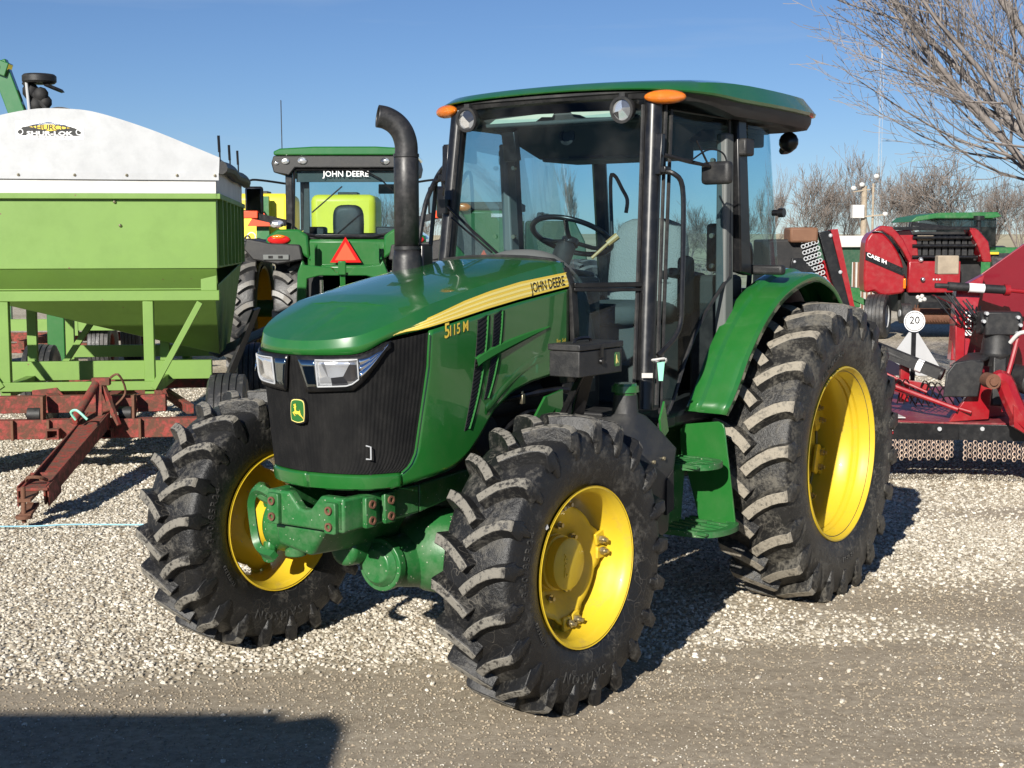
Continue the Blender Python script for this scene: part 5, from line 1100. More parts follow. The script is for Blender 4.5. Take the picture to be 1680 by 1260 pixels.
# running gear
gx = .12
q = MB(); q.beam((gx - 1.0, -.45, .375), (gx + .95, -.45, .375), .12, .155); ga = q.build('front_axle', 'red_rust', WG, bevel=.006)
q = MB(); q.beam((gx - .85, -.25, .555), (gx + .60, -.25, .555), .10, .14); q.beam((gx - .30, -.25, .60), (gx - .5, .2, .66), .1, .05); q.build('bolster', 'red_rust', WG, bevel=.005)
for x in (gx - .58, gx - .30 + .0, gx + .14, gx + .42):
    q = MB(); q.box((x, -.53, .375), (.02, .05, .16)); q.build('axle_plate', 'rust', ga, bevel=.003)
for x in (gx - .42, gx + .30):
    q = MB(); q.cyl((x - .06, -.42, .49), (x + .04, -.42, .49), .055, n=16); q.build('axle_bush', 'black_flat', ga); q = MB(); q.prism([(-.02 - .47, .37), (.02 - .47, .37), (.12 - .47, .48), (.14 - .47, .64), (.0 - .47, .64)], 'x', x + .05, x + .07); q.build('axle_bracket', 'rust', ga)
for x in (gx - .26, gx + .16):
    q = MB(); q.bb(x - .05, x + .05, -.60, -.50, .305, .318); q.bb(x - .05, x + .05, -.60, -.50, .375, .388); q.bb(x - .05, x - .038, -.6, -.5, .318, .375); q.bb(x + .038, x + .05, -.6, -.5, .318, .375); q.build('axle_socket', 'red_rust', ga)
q = MB(); q.beam((gx, -.3, .47), (gx + .02, 3.4, .47), .10, .12); q.beam((gx - .9, 3.3, .40), (gx + .9, 3.3, .40), .12, .15); q.hexa([(gx - .5, -.15, .50), (gx - .15, -.15, .50), (gx - .05, 1.2, .50), (gx - .2, 1.2, .50)], [(gx - .5, -.15, .66), (gx - .3, -.15, .68), (gx - .1, 1.2, .62), (gx - .2, 1.2, .62)])
q.beam((gx + .55, -.25, .60), (gx + .1, 1.4, .55), .05, .10); q.beam((gx + .8, -.3, .5), (gx + .2, 2.0, .5), .06, .08); q.build('reach', 'red_rust', WG, bevel=.005)
# tongue: two channels, yoke, clevis
t0 = V(gx + .12, -.52, .44); t1 = V(.40, -2.52, .16)
t0 = V(gx + .10, -.55, .46); t1 = V(gx - .03, -2.45, .17)
tn = MB()
for sx_ in (-1, 1): tn.beam(t0 + V(sx_ * .085, 0, 0), t1 + V(sx_ * .075, 0, 0), .014, .12)
tn.beam(t0 + V(0, 0, .055), t1 + V(0, .3, .058), .15, .012)
tg_ = tn.build('tongue', 'red_rust', WG, bevel=.003)
q = MB(); q.beam(t1 + V(0, .25, .055), t1 + V(0, -.02, .050), .20, .02); q.beam(t1 + V(-.10, .42, .02), t1 + V(-.10, 0, .0), .012, .14); q.beam(t1 + V(.10, .42, .02), t1 + V(.10, 0, .0), .012, .14); q.beam(t1 + V(-.10, .40, .06), t1 + V(.10, .40, .06), .02, .08); q.build('tongue_head', 'red_rust', tg_, bevel=.004)
q = MB(); q.beam(t1 + V(0, .0, .03), t1 + V(-.01, -.22, .01), .08, .022); q.beam(t1 + V(0, .0, -.05), t1 + V(-.01, -.22, -.09), .08, .022); q.cyl(t1 + V(-.02, -.20, .10), t1 + V(-.02, -.20, -.14), .016); q.lathe([(-.012, .055), (.012, .055), (.012, .022), (-.012, .022)], 16, 'z', c=tuple(t1 + V(-.02, -.20, -.10)), closed=True); q.build('clevis', 'rust', tg_, bevel=.002)
q = MB(); q.tube(catmull([t1 + V(-.06, .10, .09), t1 + V(-.04, .06, .12), t1 + V(.04, .05, .12), t1 + V(.07, .12, .09)], 4), .012, 6); q.build('tongue_loop', 'rust', tg_)
q = MB(); q.cyl(t0 + V(-.13, -.38, .03), t0 + V(-.01, .05, .30), .035, n=14); q.beam(t0 + V(.02, -.10, .02), t0 + V(.0, .04, .30), .05, .05); q.beam(t0 + V(.16, -.05, -.05), t0 + V(.02, .05, .30), .04, .04); q.box(t0 + V(.02, .05, .30), (.14, .10, .06)); q.build('tongue_post', 'red_rust', WG, bevel=.004)
q = MB(); q.tube(catmull([t0 + V(-.10, -.45, .05), t0 + V(-.13, -.47, .11), t0 + V(-.08, -.50, .13), t0 + V(.0, -.52, .06)], 4), .010, 6); q.build('twine', 'teal_tag', WG)
q = MB(); q.tube(catmull([t0 + V(.06, .05, .30), t0 + V(.16, .0, .36), t0 + V(.20, .1, .20), t0 + V(.10, .0, .08), t0 + V(.04, -.1, .06)], 5), .010, 6); q.build('brake_line', 'rust', WG)
def rib_tyre(Rr, W, rr):
    mb = MB(); n = 9; P = [(-.42 * W, rr), (-.5 * W, lerp(rr, Rr, .45)), (-.5 * W, lerp(rr, Rr, .75)), (-.44 * W, Rr - .015)]
    for k in range(5):
        c = (k - 2) * .2 * W * .92; w = .070 * W; P += [(c - w, Rr - .008 * abs(k - 2) ** 1.2 * .6), (c + w, Rr - .008 * abs(k - 2) ** 1.2 * .6)]
        if k < 4: P += [(c + w + .006, Rr - .016 - .003 * abs(k - 2)), (c + .2 * W * .92 - w - .006, Rr - .016 - .003 * abs(k - 2))]
    P += [(.44 * W, Rr - .015), (.5 * W, lerp(rr, Rr, .75)), (.5 * W, lerp(rr, Rr, .45)), (.42 * W, rr)]
    mb.lathe(P, 56, 'x'); return mb
rtm = rib_tyre(.41, .31, .20).mesh('tyre', [M['rubber_old']], 50)
q = MB(); q.lathe([(-.13, .205), (-.12, .18), (.02, .17), (.03, .06), (.05, .001)], 28, 'x'); q.lathe([(.13, .205), (.12, .18), (.02, .17)], 28, 'x'); rmm = q.mesh('rim', [M['red_rust']])
for (x, y) in ((gx + 1.12, -.45), (gx - 1.12, -.45), (gx + 1.10, 3.3), (gx - 1.12, 3.3)):
    w = link('wheel', rmm, WG, loc=(x, y, .40)); link('tyre', rtm, w)
# second wagon beyond, same make: a shape seen between the legs
W2 = thing('grain_wagon', 'second lime green wagon seen between the legs of the front wagon', 'wagon', (-6.9, 19.5, 0), R(5))
q = MB(); q.hexa([(-.6, .5, 1.0), (.6, .5, 1.0), (.6, 2.4, 1.0), (-.6, 2.4, 1.0)], [(-1.2, 0, 1.7), (1.2, 0, 1.7), (1.2, 3, 1.7), (-1.2, 3, 1.7)]); q.bb(-1.2, 1.2, 0, 3, 1.7, 2.2); q.build('hopper', 'lime', W2)
for x in (-.8, .8):
    for y_ in (.1, 2.8): q = MB(); q.beam((x, y_, .6), (x, y_, 1.75), .1, .1, up=(0, 1, 0)); q.build('leg', 'green_far' if x < 0 else 'lime', W2)
q = MB(); q.beam((-1, .1, .75), (1.5, .1, .75), .08, .16); q.beam((-1, -.1, 1.1), (1.5, -.1, 1.1), .08, .1); q.build('cross_rail', 'lime', W2)
q = MB(); q.beam((-1, .5, .4), (1, .5, .4), .1, .14); q.beam((-1, 3.0, .4), (1, 3.0, .4), .1, .14); q.beam((0, .3, .45), (0, 3.2, .45), .1, .12); q.build('running_gear', 'red_rust', W2)
for (x, y) in ((1.1, .5), (-1.1, .5), (1.1, 3.0), (-1.1, 3.0)): w = link('wheel', rmm, W2, loc=(x, y, .40)); link('tyre', rtm, w)
# blue twine on the gravel
q = MB(); q.tube(catmull([(-4.6, 9.02, .02), (-3.9, 9.07, .026), (-3.2, 9.10, .022), (-2.9, 9.12, .03), (-2.45, 9.15, .022), (-2.0, 9.20, .02)], 6), .005, 5)
M['twine'] = PM('blue_twine', (.25, .5, .6), .7); tag(q.build('twine', 'twine'), 'thin pale blue twine lying straight across the gravel by the wagon tongue', 'string')
# ================================================================= TRACTOR PARKED BEHIND, SEEN FROM THE REAR (local: x right, y away)
RT = thing('tractor', 'green tractor with dual wheels seen from behind over the front tractor hood', 'tractor', (-2.18, 18.6, 0), 0)
def obx(name, mat, parent, *boxes, bevel=.01, **k):
    q = MB()
    for b in boxes: q.bb(*b)
    return q.build(name, mat, parent, bevel=bevel, **k)
P = [(-.93, 3.02), (-.94, 3.07), (-.85, 3.11), (-.4, 3.135), (.4, 3.135), (.85, 3.11), (.91, 3.07), (.90, 3.02)]
q = MB(); q.prism(P, 'y', .0, 1.8); q.build('roof', 'green', RT, bevel=.02)
q = MB(); q.prism([(-.94, 3.018), (-.97, 2.92), (-.94, 2.80), (-.74, 2.76), (-.66, 2.86), (.66, 2.86), (.74, 2.76), (.89, 2.80), (.915, 2.92), (.89, 3.018)], 'y', .03, 1.7); ro = q.build('roof_tray', 'black_flat', RT, bevel=.015)
for x, z, rx in ((-.90, 2.92, .03), (-.78, 2.945, .055), (-.56, 2.95, .065), (.52, 2.945, .065), (.78, 2.945, .055)):
    q = MB(); q.sphere((x, .02, z), rx, 14, (1, .35, .72)); q.build('work_lamp', 'lamp', ro, smooth=60)
obx('cab_frame', 'black', RT, (-.80, -.71, .1, .2, 1.98, 2.85), (.71, .80, .1, .2, 1.98, 2.85), (-.80, -.74, 1.4, 1.5, 1.9, 2.85), (.74, .80, 1.4, 1.5, 1.9, 2.85), (-.80, .80, .1, .2, 1.93, 2.0), (-.7, .7, 1.0, 1.5, 1.5, 2.02))
q = MB(); q.add([(-.71, .12, 2.02), (-.4, .10, 1.99), (-.2, .10, 1.95), (.2, .10, 1.95), (.4, .10, 1.99), (.71, .12, 2.02), (.71, .12, 2.86), (-.71, .12, 2.86)], [tuple(range(8))]); q.build('rear_window', 'glass', RT, smooth=0)
q = MB(); q.add([(-.71, 1.5, 1.9), (.71, 1.5, 1.9), (.71, 1.5, 2.86), (-.71, 1.5, 2.86)], [(0, 1, 2, 3)]); q.build('windscreen', 'glass', RT, smooth=0)
q = MB(); q.tube([(-.68, .09, 2.84), (-.70, .09, 2.1), (-.62, .09, 2.02), (-.35, .08, 1.96), (.35, .08, 1.96), (.62, .09, 2.02), (.70, .09, 2.1), (.68, .09, 2.84), (-.68, .09, 2.84)], .02, 6); q.build('window_seal', 'black', RT)
obx('blind', 'grey_dark', RT, (-.66, .66, .14, .17, 2.68, 2.86), (-.60, -.52, .3, .36, 2.0, 2.7), bevel=.003)
q = MB(); q.text('JOHN DEERE', .105, lambda a, b, c: (-.0 + a, .085 - c, 2.78 + b), bold=.001, sx=1.0); q.build('window_lettering', 'white_print', RT, smooth=0)
q = MB(); rounded_pad(q, (0, 0, 0), .14, .42, .52, 0); q.v = [(-.05 + v[1], .75 + v[0], 2.14 + v[2]) for v in q.v]; q.build('seat', 'black_flat', RT, smooth=60)
for s in (-1, 1): obx('armrest', 'black_flat', RT, (s * .48 - .14, s * .48 + .14, .5, .8, 1.95, 2.10), bevel=.03)
q = MB(); q.tube([(.05, .07, 2.93), (.45, .06, 2.72), (.62, .06, 2.56)], .010, 5); q.tube([(-.05, .07, 2.62), (-.45, .07, 2.28)], .010, 5); q.build('wiper', 'black', RT)
obx('monitor', 'black', RT, (.36, .60, .8, .85, 2.55, 2.68))
obx('rear_body', 'green', RT, (-.52, .52, .05, .6, 1.55, 1.93), (-.35, .35, .0, .3, 1.1, 1.6), bevel=.04)
q = MB(); q.prism([(-.205, 1.625), (.205, 1.625), (.0, 1.96)], 'y', -.06, -.05); tri = q.build('slow_vehicle_triangle', 'red_lens', RT); q = MB(); q.prism([(-.14, 1.655), (.14, 1.655), (.0, 1.89)], 'y', -.066, -.06); q.build('triangle_field', 'orange', tri)
q = MB(); q.prism([(-.58, 1.50), (-.52, 1.66), (-.50, 1.60), (-.15, 1.57), (-.08, 1.50), (.08, 1.50), (.15, 1.57), (.48, 1.60), (.52, 1.66), (.58, 1.50), (.60, .8), (.48, .8), (.46, 1.42), (.3, 1.46), (-.3, 1.46), (-.46, 1.42), (-.5, .8), (-.62, .8)], 'y', -.42, -.30); q.box((0, -.44, 1.56), (.10, .1, .18)); q.beam((0, -.4, 1.5), (0, -.3, .9), .07, .07); q.build('hitch_frame', 'green', RT, bevel=.012)
for x in (-.42, .42):
    q = MB(); q.beam((x, -.1, 1.62), (x, -.1, 1.86), .05, .08); q.beam((x * 1.1, -.1, 1.66), (x * .9, .1, 1.9), .03, .03); q.build('lift_link', 'green', RT)
q = MB(); q.cyl((-.30, -.2, .7), (-.30, -.2, 1.40), .025); q.cyl((.3, -.2, .7), (.3, -.2, 1.3), .03); q.build('lift_rod', 'chrome', RT)
q = MB()
for z in (1.0, 1.1, 1.2, 1.3): q.cyl((-.05, -.12, z), (-.05, -.05, z), .035, n=10); q.cyl((.08, -.12, z), (.08, -.05, z), .035, n=10)
q.build('hydraulic_port', 'bright_metal', RT)
obx('gear_case', 'black_deep', RT, (-.5, .5, .0, 3.0, .6, 1.5)); q = MB(); q.lathe([(-1.9, .10), (-.5, .14), (.5, .14), (1.9, .10)], 20, 'x', c=(0, .95, .98)); q.build('rear_axle', 'green_far', RT)
for s in (-1, 1):
    q = MB(); q.prism([(s * .48, 1.66), (s * .50, 1.98), (s * .62, 2.06), (s * .90, 2.06), (s * 1.05, 1.96), (s * 1.06, 1.80), (s * .9, 1.78), (s * .6, 1.74)], 'y', .0, 1.2); q.build('fender', 'green', RT, bevel=.03)
    q = MB(); q.prism([(s * .56, 1.66), (s * .60, 1.86), (s * 1.0, 1.88), (s * 1.30, 1.94), (s * 1.34, 1.80), (s * 1.22, 1.66), (s * .9, 1.60)], 'y', -.06, 1.3); ff = q.build('fender_extension', 'black_flat', RT, bevel=.02)
    q = MB(); q.sphere((s * .88, -.02, 1.925), .15, 16, (1, .25, .42)); q.build('tail_lamp', 'red_lens', RT, smooth=60); q = MB(); q.sphere((s * .88, -.05, 1.962), .09, 12, (1, .2, .3)); q.build('turn_lamp', 'amber', RT, smooth=60)
    obx('lamp_panel', 'grey_plastic', ff, (s * .74 - .0, s * 1.08, -.085, -.06, 1.66, 1.73), bevel=.008)
    for dx in (.85, .98): obx('lamp_socket', 'black', ff, (s * dx - .03, s * dx + .03, -.09, -.085, 1.68, 1.715), bevel=.002)
    q = MB(); q.beam((s * .78, .0, 2.14), (s * 1.55, -.05, 2.32), .04, .09); q.build('extremity_arm', 'black', RT); obx('reflector', 'orange', RT, (-.13, .13, -.08, -.05, -.05, .05), bevel=.01).location = (s * 1.27, 0, 2.25)
    q = MB(); q.sphere((s * .90, -.02, 2.13), .10, 14, (1, .3, .55)); q.build('side_lamp', 'lamp', RT, smooth=60)
    q = MB(); q.tube(catmull([(s * .80, .2, 2.66), (s * 1.1, .1, 2.70), (s * 1.25, .05, 2.70), (s * 1.27, .05, 2.62)], 4), .016, 6); ar = q.build('mirror_arm', 'black', RT); obx('mirror_head', 'black', ar, (s * 1.08, s * 1.32, .0, .07, 2.24, 2.62), bevel=.05); obx('mirror_glass', 'mirror', ar, (s * 1.105, s * 1.295, -.006, -.001, 2.27, 2.59), bevel=.003)
ty = lug_tyre(.98, .46, .60, 21, lh=.05, lw=.065, seed=4); ty.v = [(y, -x, z) for x, y, z in ty.v]; tym = ty.mesh('tyre', [M['rubber_old'], M['rubber_grey']], 38)
q = MB(); q.lathe([(-.21, .60), (-.20, .57), (-.05, .54), (-.04, .3), (0, .12), (0, .001)], 40, 'x'); q.lathe([(.21, .60), (.20, .57), (.05, .54), (-.04, .5)], 40, 'x'); rmy = q.mesh('rim', [M['yellow']])
for x in (-.77, .77, -1.46, 1.46):
    w = link('wheel', rmy, RT, loc=(x, .98, .965)); link('tyre', tym, w)
obx('hood', 'green', RT, (-.45, .45, 1.6, 4.2, 1.0, 1.95), bevel=.08)
for s in (-1, 1): w = link('wheel', rmy, RT, loc=(s * .95, 3.9, .75)); w.scale = (.9, .76, .76); link('tyre', tym, w)
q = MB(); q.tube([(-.90, .5, 3.08), (-.905, .5, 3.78)], .007, 5); q.build('antenna', 'black', RT)

# ---------------------------------------------------------------- planter with yellow tanks
PL = thing('planter', 'folded green planter with two yellow liquid tanks beyond the rear tractor', 'planter', (-3.6, 25, 0))
for x0, x1, z1 in ((-1.55, -.30, 2.76), (.05, 1.20, 2.74)): obx('yellow_tank', 'yellow_tank', PL, (x0, x1, 0, 1.2, 1.75, z1), bevel=.12, seg=3); obx('tank_lid', 'black_flat', PL, (x0 + .45, x0 + .8, .3, .7, z1, z1 + .05))
q = MB()
for z in (.8, 1.3, 1.65): q.beam((-2.0, -.2, z), (1.6, -.2, z), .1, .12)
for x in (-1.7, -.9, -.2, .5, 1.4): q.beam((x, -.2, .3), (x, -.2, 1.75), .08, .08, up=(0, 1, 0))
q.beam((-.75, -.2, 1.4), (-.75, -.2, 2.7), .22, .12, up=(0, 1, 0)); q.build('frame', 'green_far', PL)
rp = random.Random(8)
for i in range(26):
    x = rp.uniform(-1.7, 1.5); z = rp.uniform(.6, 2.0); q = MB(); r_ = rp.uniform(.07, .13); T = Matrix.Translation((x, -.35 - rp.uniform(0, .2), z)) @ Matrix.Rotation(rp.uniform(-.8, .8), 4, 'Z')
    q.lathe([(-.01, r_), (.01, r_), (.01, r_ * .75), (-.01, r_ * .75)], 14, 'y', T=T, closed=True); q.build('closing_wheel', 'white' if i % 3 else 'black_flat', PL)
q = MB(); q.prism([(-.99, 2.18), (-.55, 2.18), (-.77, 2.52)], 'y', -.42, -.41); q.build('slow_vehicle_triangle', 'orange', PL)

# ---------------------------------------------------------------- machines seen through the cab of the front tractor
HV = thing('harvester', 'dark green machine with black top trim and amber lamp seen through the tractor windscreen', 'harvester', (-.33, 15.8, 0), R(-4))
obx('body', 'green', HV, (-.42, .40, 0, 1.2, .9, 2.24), bevel=.03); obx('top_trim', 'black_flat', HV, (-.43, .41, -.01, 1.21, 2.245, 2.33), bevel=.01)
q = MB(); q.prism([(-.38, 2.2), (-.22, 2.2), (.0, 1.85), (.2, 1.7), (.36, 1.45), (.36, 1.3), (.05, 1.45), (-.2, 1.75), (-.38, 1.95)], 'y', -.035, -.005); q.build('black_cover', 'black_flat', HV, bevel=.01)
q = MB(); q.sphere((-.20, -.06, 2.27), .085, 14, (1, .5, .55)); q.build('amber_lamp', 'amber', HV, smooth=60); obx('white_panel', 'white', HV, (.1, .28, -.012, -.005, 2.16, 2.20), bevel=.002)
q = MB(); q.prism([(-.06, 1.66), (.10, 1.66), (.02, 1.80)], 'y', -.05, -.04); q.build('slow_vehicle_triangle', 'orange', HV)
ty = lug_tyre(.72, .4, .40, 19, lh=.045, lw=.06, seed=5); ty.v = [(y, -x, z) for x, y, z in ty.v]; tys = ty.mesh('tyre', [M['rubber_old'], M['rubber_grey']], 38)
for x in (-.35, 1.1): w = link('wheel', rmy, HV, loc=(x, -.6 if x < 0 else .2, .98)); w.scale = (.8, .66, .66); t_ = link('tyre', tys, w); t_.scale = (1.2, 1.5, 1.5)
q = MB(); q.beam((-.2, -.3, 1.0), (-.2, .1, 1.7), .06, .2); q.build('lift_arm', 'green', HV)
DT = thing('seed_cart', 'low dark green tank behind the steering wheel of the front tractor', 'cart', (.62, 22, 0))
q = MB(); q.prism([(-.42, 1.0), (.62, 1.0), (.52, 1.9), (.36, 2.22), (-.40, 2.22)], 'y', 0, 1.4); q.build('tank', 'green_dark', DT, bevel=.02)
obx('frame', 'green_far', DT, (-.5, .7, -.1, 1.5, .6, .75)); w = link('wheel', rmy, DT, loc=(-.4, .7, .5)); w.scale = (.6, .5, .5); t_ = link('tyre', tys, w); t_.scale = (1.2, 1.4, 1.4)
w = link('wheel', rmy, DT, loc=(.6, .7, .5)); w.scale = (.6, .5, .5); t_ = link('tyre', tys, w); t_.scale = (1.2, 1.4, 1.4)

# ---------------------------------------------------------------- folded implement arm rising behind the wagon
AR = thing('folded_implement', 'green folded implement arm with black gauge wheels rising above the wagon', 'implement', (-5.6, 16.2, 0))
q = MB(); q.beam((-.20, 0, 3.92), (.36, 0, 2.3), .10, .19, up=(1, 0, 0)); q.beam((.36, 0, 2.3), (.36, 0, .4), .10, .2, up=(1, 0, 0)); q.box((-.19, -.02, 3.86), (.24, .16, .16), (0, R(20), 0)); q.build('arm', 'green', AR, bevel=.01)
q = MB(); q.cyl((-.20, -.12, 3.86), (-.20, .14, 3.86), .045, n=16); q.build('pivot_pin', 'black', AR)
q = MB(); q.lathe([(-.05, .17), (-.03, .19), (.03, .19), (.05, .17), (.05, .05), (-.05, .05)], 28, 'z', c=(.22, .1, 3.74), closed=True); q.build('gauge_wheel', 'black_flat', AR)
q = MB(); q.lathe([(-.02, .10), (.0, .13), (.02, .10), (.02, .02), (-.02, .02)], 24, 'z', closed=True, T=Matrix.Translation((.38, .1, 3.64)) @ Matrix.Rotation(.4, 4, 'Y')); q.build('gauge_wheel', 'black_flat', AR)
q = MB()
for c, r_ in (((.12, .1, 3.60), .10), ((.24, .08, 3.56), .09), ((.28, .1, 3.48), .08), ((.18, .1, 3.44), .10)): q.sphere(c, r_, 10, (1, 1, 1))
q.cyl((.10, .0, 3.78), (.13, .0, 3.36), .018, n=8, m=1); q.cyl((.06, .05, 3.7), (.3, .05, 3.4), .03, n=8); q.build('spring_block', ['black_deep', 'bright_metal'], AR)
ty = rib_tyre(.36, .26, .2).mesh('tyre', [M['rubber_old']], 50)
q = link('gauge_tyre', ty, AR, loc=(.30, .15, 3.04)); q.rotation_euler = (0, 0, R(90)); q = link('gauge_tyre', ty, AR, loc=(.46, .1, 3.06)); q.rotation_euler = (R(0), R(8), R(84))

# ================================================================= RIGHT SIDE
MW = thing('rotary_mower', 'red rotary mower with mesh skirt, folded wing and gearbox at the right edge', 'mower', (0, 0, 0))
q = MB(); q.hexa([(2.55, 10.50, .535), (3.36, 10.52, .505), (4.6, 10.25, .52), (4.6, 12.6, .57), (2.7, 12.6, .57)], [(2.55, 10.50, .55), (3.36, 10.52, .52), (4.6, 10.25, .535), (4.6, 12.6, .585), (2.7, 12.6, .585)]); dk = q.build('deck', 'red_dull', MW, bevel=.004)
q = MB(); q.beam((2.55, 10.48, .47), (3.36, 10.50, .45), .012, .12); q.beam((3.36, 10.50, .45), (4.6, 10.23, .46), .012, .12); q.build('skirt_band', 'black', dk, bevel=.002)
q = MB(); q.beam((2.55, 10.47, .50), (2.86, 10.475, .49), .012, .10); q.build('skirt_end', 'red', dk)
for x in (2.74, 2.84, 3.2, 3.52): q = MB(); q.cyl((x, 10.46, .48), (x, 10.45, .48), .016, n=10); q.build('bolt', 'bright_metal', dk)
q = MB(); q.bb(2.86, 2.97, 10.55, 10.95, .5502, .556); q.build('deck_decal', 'white', dk)
def hex_mesh(x0, x1, y0, y1, z0, z1, pitch, name, par, mat='rust'):
    """expanded-metal skirt: a honeycomb of thin real strands"""
    q = MB(); cols = int((x1 - x0) / (pitch * .86)); rows_ = int((z1 - z0) / (pitch * 1.0)); a = pitch * .5
    for i in range(cols):
        for j in range(rows_):
            cx_ = x0 + (i + .5) * pitch * .86; cz = z0 + (j + .5 + (.5 if i % 2 else 0)) * pitch; yy = lerp(y0, y1, (cx_ - x0) / (x1 - x0))
            if cz + a > z1 + pitch * .3: continue
            pts = [V(cx_ + a * .90 * k1, yy, cz + a * k2) for k1, k2 in ((-.5, .95), (.5, .95), (1, 0), (.5, -.95), (-.5, -.95), (-1, 0))]
            n = 6; vs = []
            for p in pts: vs += [p, V(cx_ + (p.x - cx_) * .62, yy - .004, cz + (p.z - cz) * .66)]
            q.add(vs, [(2 * k, 2 * ((k + 1) % n), 2 * ((k + 1) % n) + 1, 2 * k + 1) for k in range(n)])
    return q.build(name, mat, par, smooth=0, kind='stuff', recalc=False)
M['mesh_metal'] = PM('tan_mesh', (.42, .32, .25), .6, var=.3, dscale=10, dust=(.2, .08, .05), dustamt=.5)
hex_mesh(2.64, 3.35, 10.49, 10.51, .235, .41, .040, 'mesh_skirt', dk, 'mesh_metal'); hex_mesh(3.39, 4.2, 10.49, 10.32, .235, .40, .040, 'mesh_skirt', dk, 'mesh_metal')
q = MB(); q.sphere((2.70, 10.8, .33), .12, 12, (1, 1, .7)); q.build('skid_shoe', 'rust', dk)
q = MB(); q.prism([(3.30, .52), (3.60, .54), (3.62, .80), (3.50, .82)], 'y', 10.55, 10.60); q.prism([(3.56, .52), (3.80, .54), (3.68, .86), (3.52, .90)], 'y', 10.75, 10.8); q.build('wing_brace', 'red', MW, bevel=.006)
q = MB(); ar = catmull([(3.50, 10.2, .88), (3.58, 10.2, .86), (3.63, 10.18, .74), (3.70, 10.15, .60), (3.85, 10.1, .50), (4.1, 10.0, .38), (4.5, 9.95, .22)], 4); q.tube(ar, [.05, .06, .07, .07, .07, .07, .07, .07, .07, .07, .07, .07, .075, .075, .075, .075, .075, .08, .08, .08, .08, .08, .08, .08, .08][:len(ar)], 8); q.hexa([(3.63, 10.1, .54), (3.80, 10.1, .44), (3.80, 10.2, .44), (3.63, 10.2, .54)], [(3.62, 10.1, .70), (3.86, 10.1, .56), (3.86, 10.2, .56), (3.62, 10.2, .70)]); q.build('hinge_arm', 'red', MW, bevel=.004)
q = MB(); q.cyl((3.47, 10.1, .87), (3.47, 10.24, .87), .055, n=20); q.cyl((3.47, 10.08, .87), (3.47, 10.1, .87), .03, n=12); q.build('hinge_pin', 'rust', MW)
q = MB(); q.beam((2.60, 11.2, 1.16), (3.30, 10.8, .86), .085, .085); q.cyl((2.60, 11.2, 1.16), (3.32, 10.8, .855), .05, n=16); q.build('drive_shaft', 'black_flat', MW); q = MB(); q.cyl((3.14, 10.88, .925), (3.18, 10.86, .908), .053, n=16); q.build('shaft_label', 'white_print', MW)
q = MB(); rr_ = []
for x in (3.22, 3.45): rr_ = rr_
q.prism([(3.22, .72), (3.24, .90), (3.30, .98), (3.42, 1.0), (3.52, .98), (3.48, .72)], 'y', 10.45, 10.47); q.hexa([(3.26, 10.47, .95), (3.50, 10.47, .97), (3.85, 11.1, .98), (3.6, 11.1, .96)], [(3.30, 10.47, .98), (3.50, 10.47, 1.0), (3.85, 11.1, 1.02), (3.6, 11.1, 1.0)]); q.build('shaft_guard', 'black_flat', MW, bevel=.01)
q = MB()
for a_, b_, r_ in (((2.70, 10.9, .86), (3.35, 10.5, .62), .018), ((2.75, 10.9, .80), (3.45, 10.5, .60), .014), ((2.70, 11.0, .95), (3.2, 10.8, .72), .012)): q.cyl(a_, b_, r_, n=8)
q.build('tie_rod', 'red', MW)
q = MB(); q.bb(2.78, 2.84, 11.0, 11.05, .62, .97); q.bb(2.84, 2.95, 11.0, 11.05, .75, .85); q.bb(3.05, 3.12, 11.0, 11.05, .62, .95); q.beam((2.95, 11.0, .8), (3.25, 10.9, .75), .05, .05); q.build('post', 'red', MW, bevel=.004)
q = MB(); rh = random.Random(2)
for i in range(9):
    x = 2.95 + .05 * i; q.tube(catmull([(x, 10.9, .62), (x + .04, 10.85, .72 + rh.uniform(0, .1)), (x + .12, 10.85, .70), (x + .2, 10.9, .60)], 4), .006, 5)
q.build('hose', 'black', MW)
# wing folded up
q = MB(); q.hexa([(3.66, 11.5, .66), (5.4, 11.75, .60), (5.4, 11.85, .60), (3.70, 11.6, .66)], [(3.72, 11.2, 1.62), (5.4, 11.45, 2.75), (5.4, 11.55, 2.75), (3.76, 11.3, 1.62)]); wg = q.build('folded_wing', 'red_wing', MW, bevel=.01)
q = MB(); q.hexa([(3.44, 11.0, .95), (3.56, 11.0, .95), (3.56, 11.1, .95), (3.44, 11.1, .95)], [(3.50, 11.1, 1.50), (3.72, 11.1, 1.62), (3.72, 11.2, 1.62), (3.50, 11.2, 1.50)]); q.hexa([(3.47, 10.95, .72), (3.53, 10.95, .72), (3.53, 11.1, .72), (3.47, 11.1, .72)], [(3.45, 10.95, 1.28), (3.53, 10.95, 1.30), (3.53, 11.1, 1.30), (3.45, 11.1, 1.28)]); q.build('wing_edge', 'red', wg, bevel=.006)
q = MB(); q.text('8150', .085, lambda a, b, c: (3.565 - b * .9, 10.985 - c + a * .1, 1.24 + a), bold=.003, sp=1.05, sx=1.1); q.build('model_lettering', 'white_print', wg, smooth=0)
q = MB(); q.bb(3.62, 3.88, 10.75, 10.98, 1.16, 1.34); q.cyl((3.60, 10.87, 1.25), (3.92, 10.87, 1.25), .09, n=14); q.lathe([(0, .085), (.02, .10), (.05, .10), (.09, .11), (.13, .11), (.17, .12), (.20, .105), (.26, .09)], 24, 'z', T=Matrix.Translation((3.74, 10.85, 1.18)) @ Matrix.Rotation(PI, 4, 'X')); q.build('gearbox', 'black_flat', MW, bevel=.012)
for x, z in ((3.60, 1.27), (3.86, 1.30), (3.88, 1.24), (3.86, 1.18), (3.62, 1.33)): q = MB(); q.cyl((x, 10.76, z), (x, 10.72, z), .014, n=8); q.build('gearbox_bolt', 'bright_metal', MW)
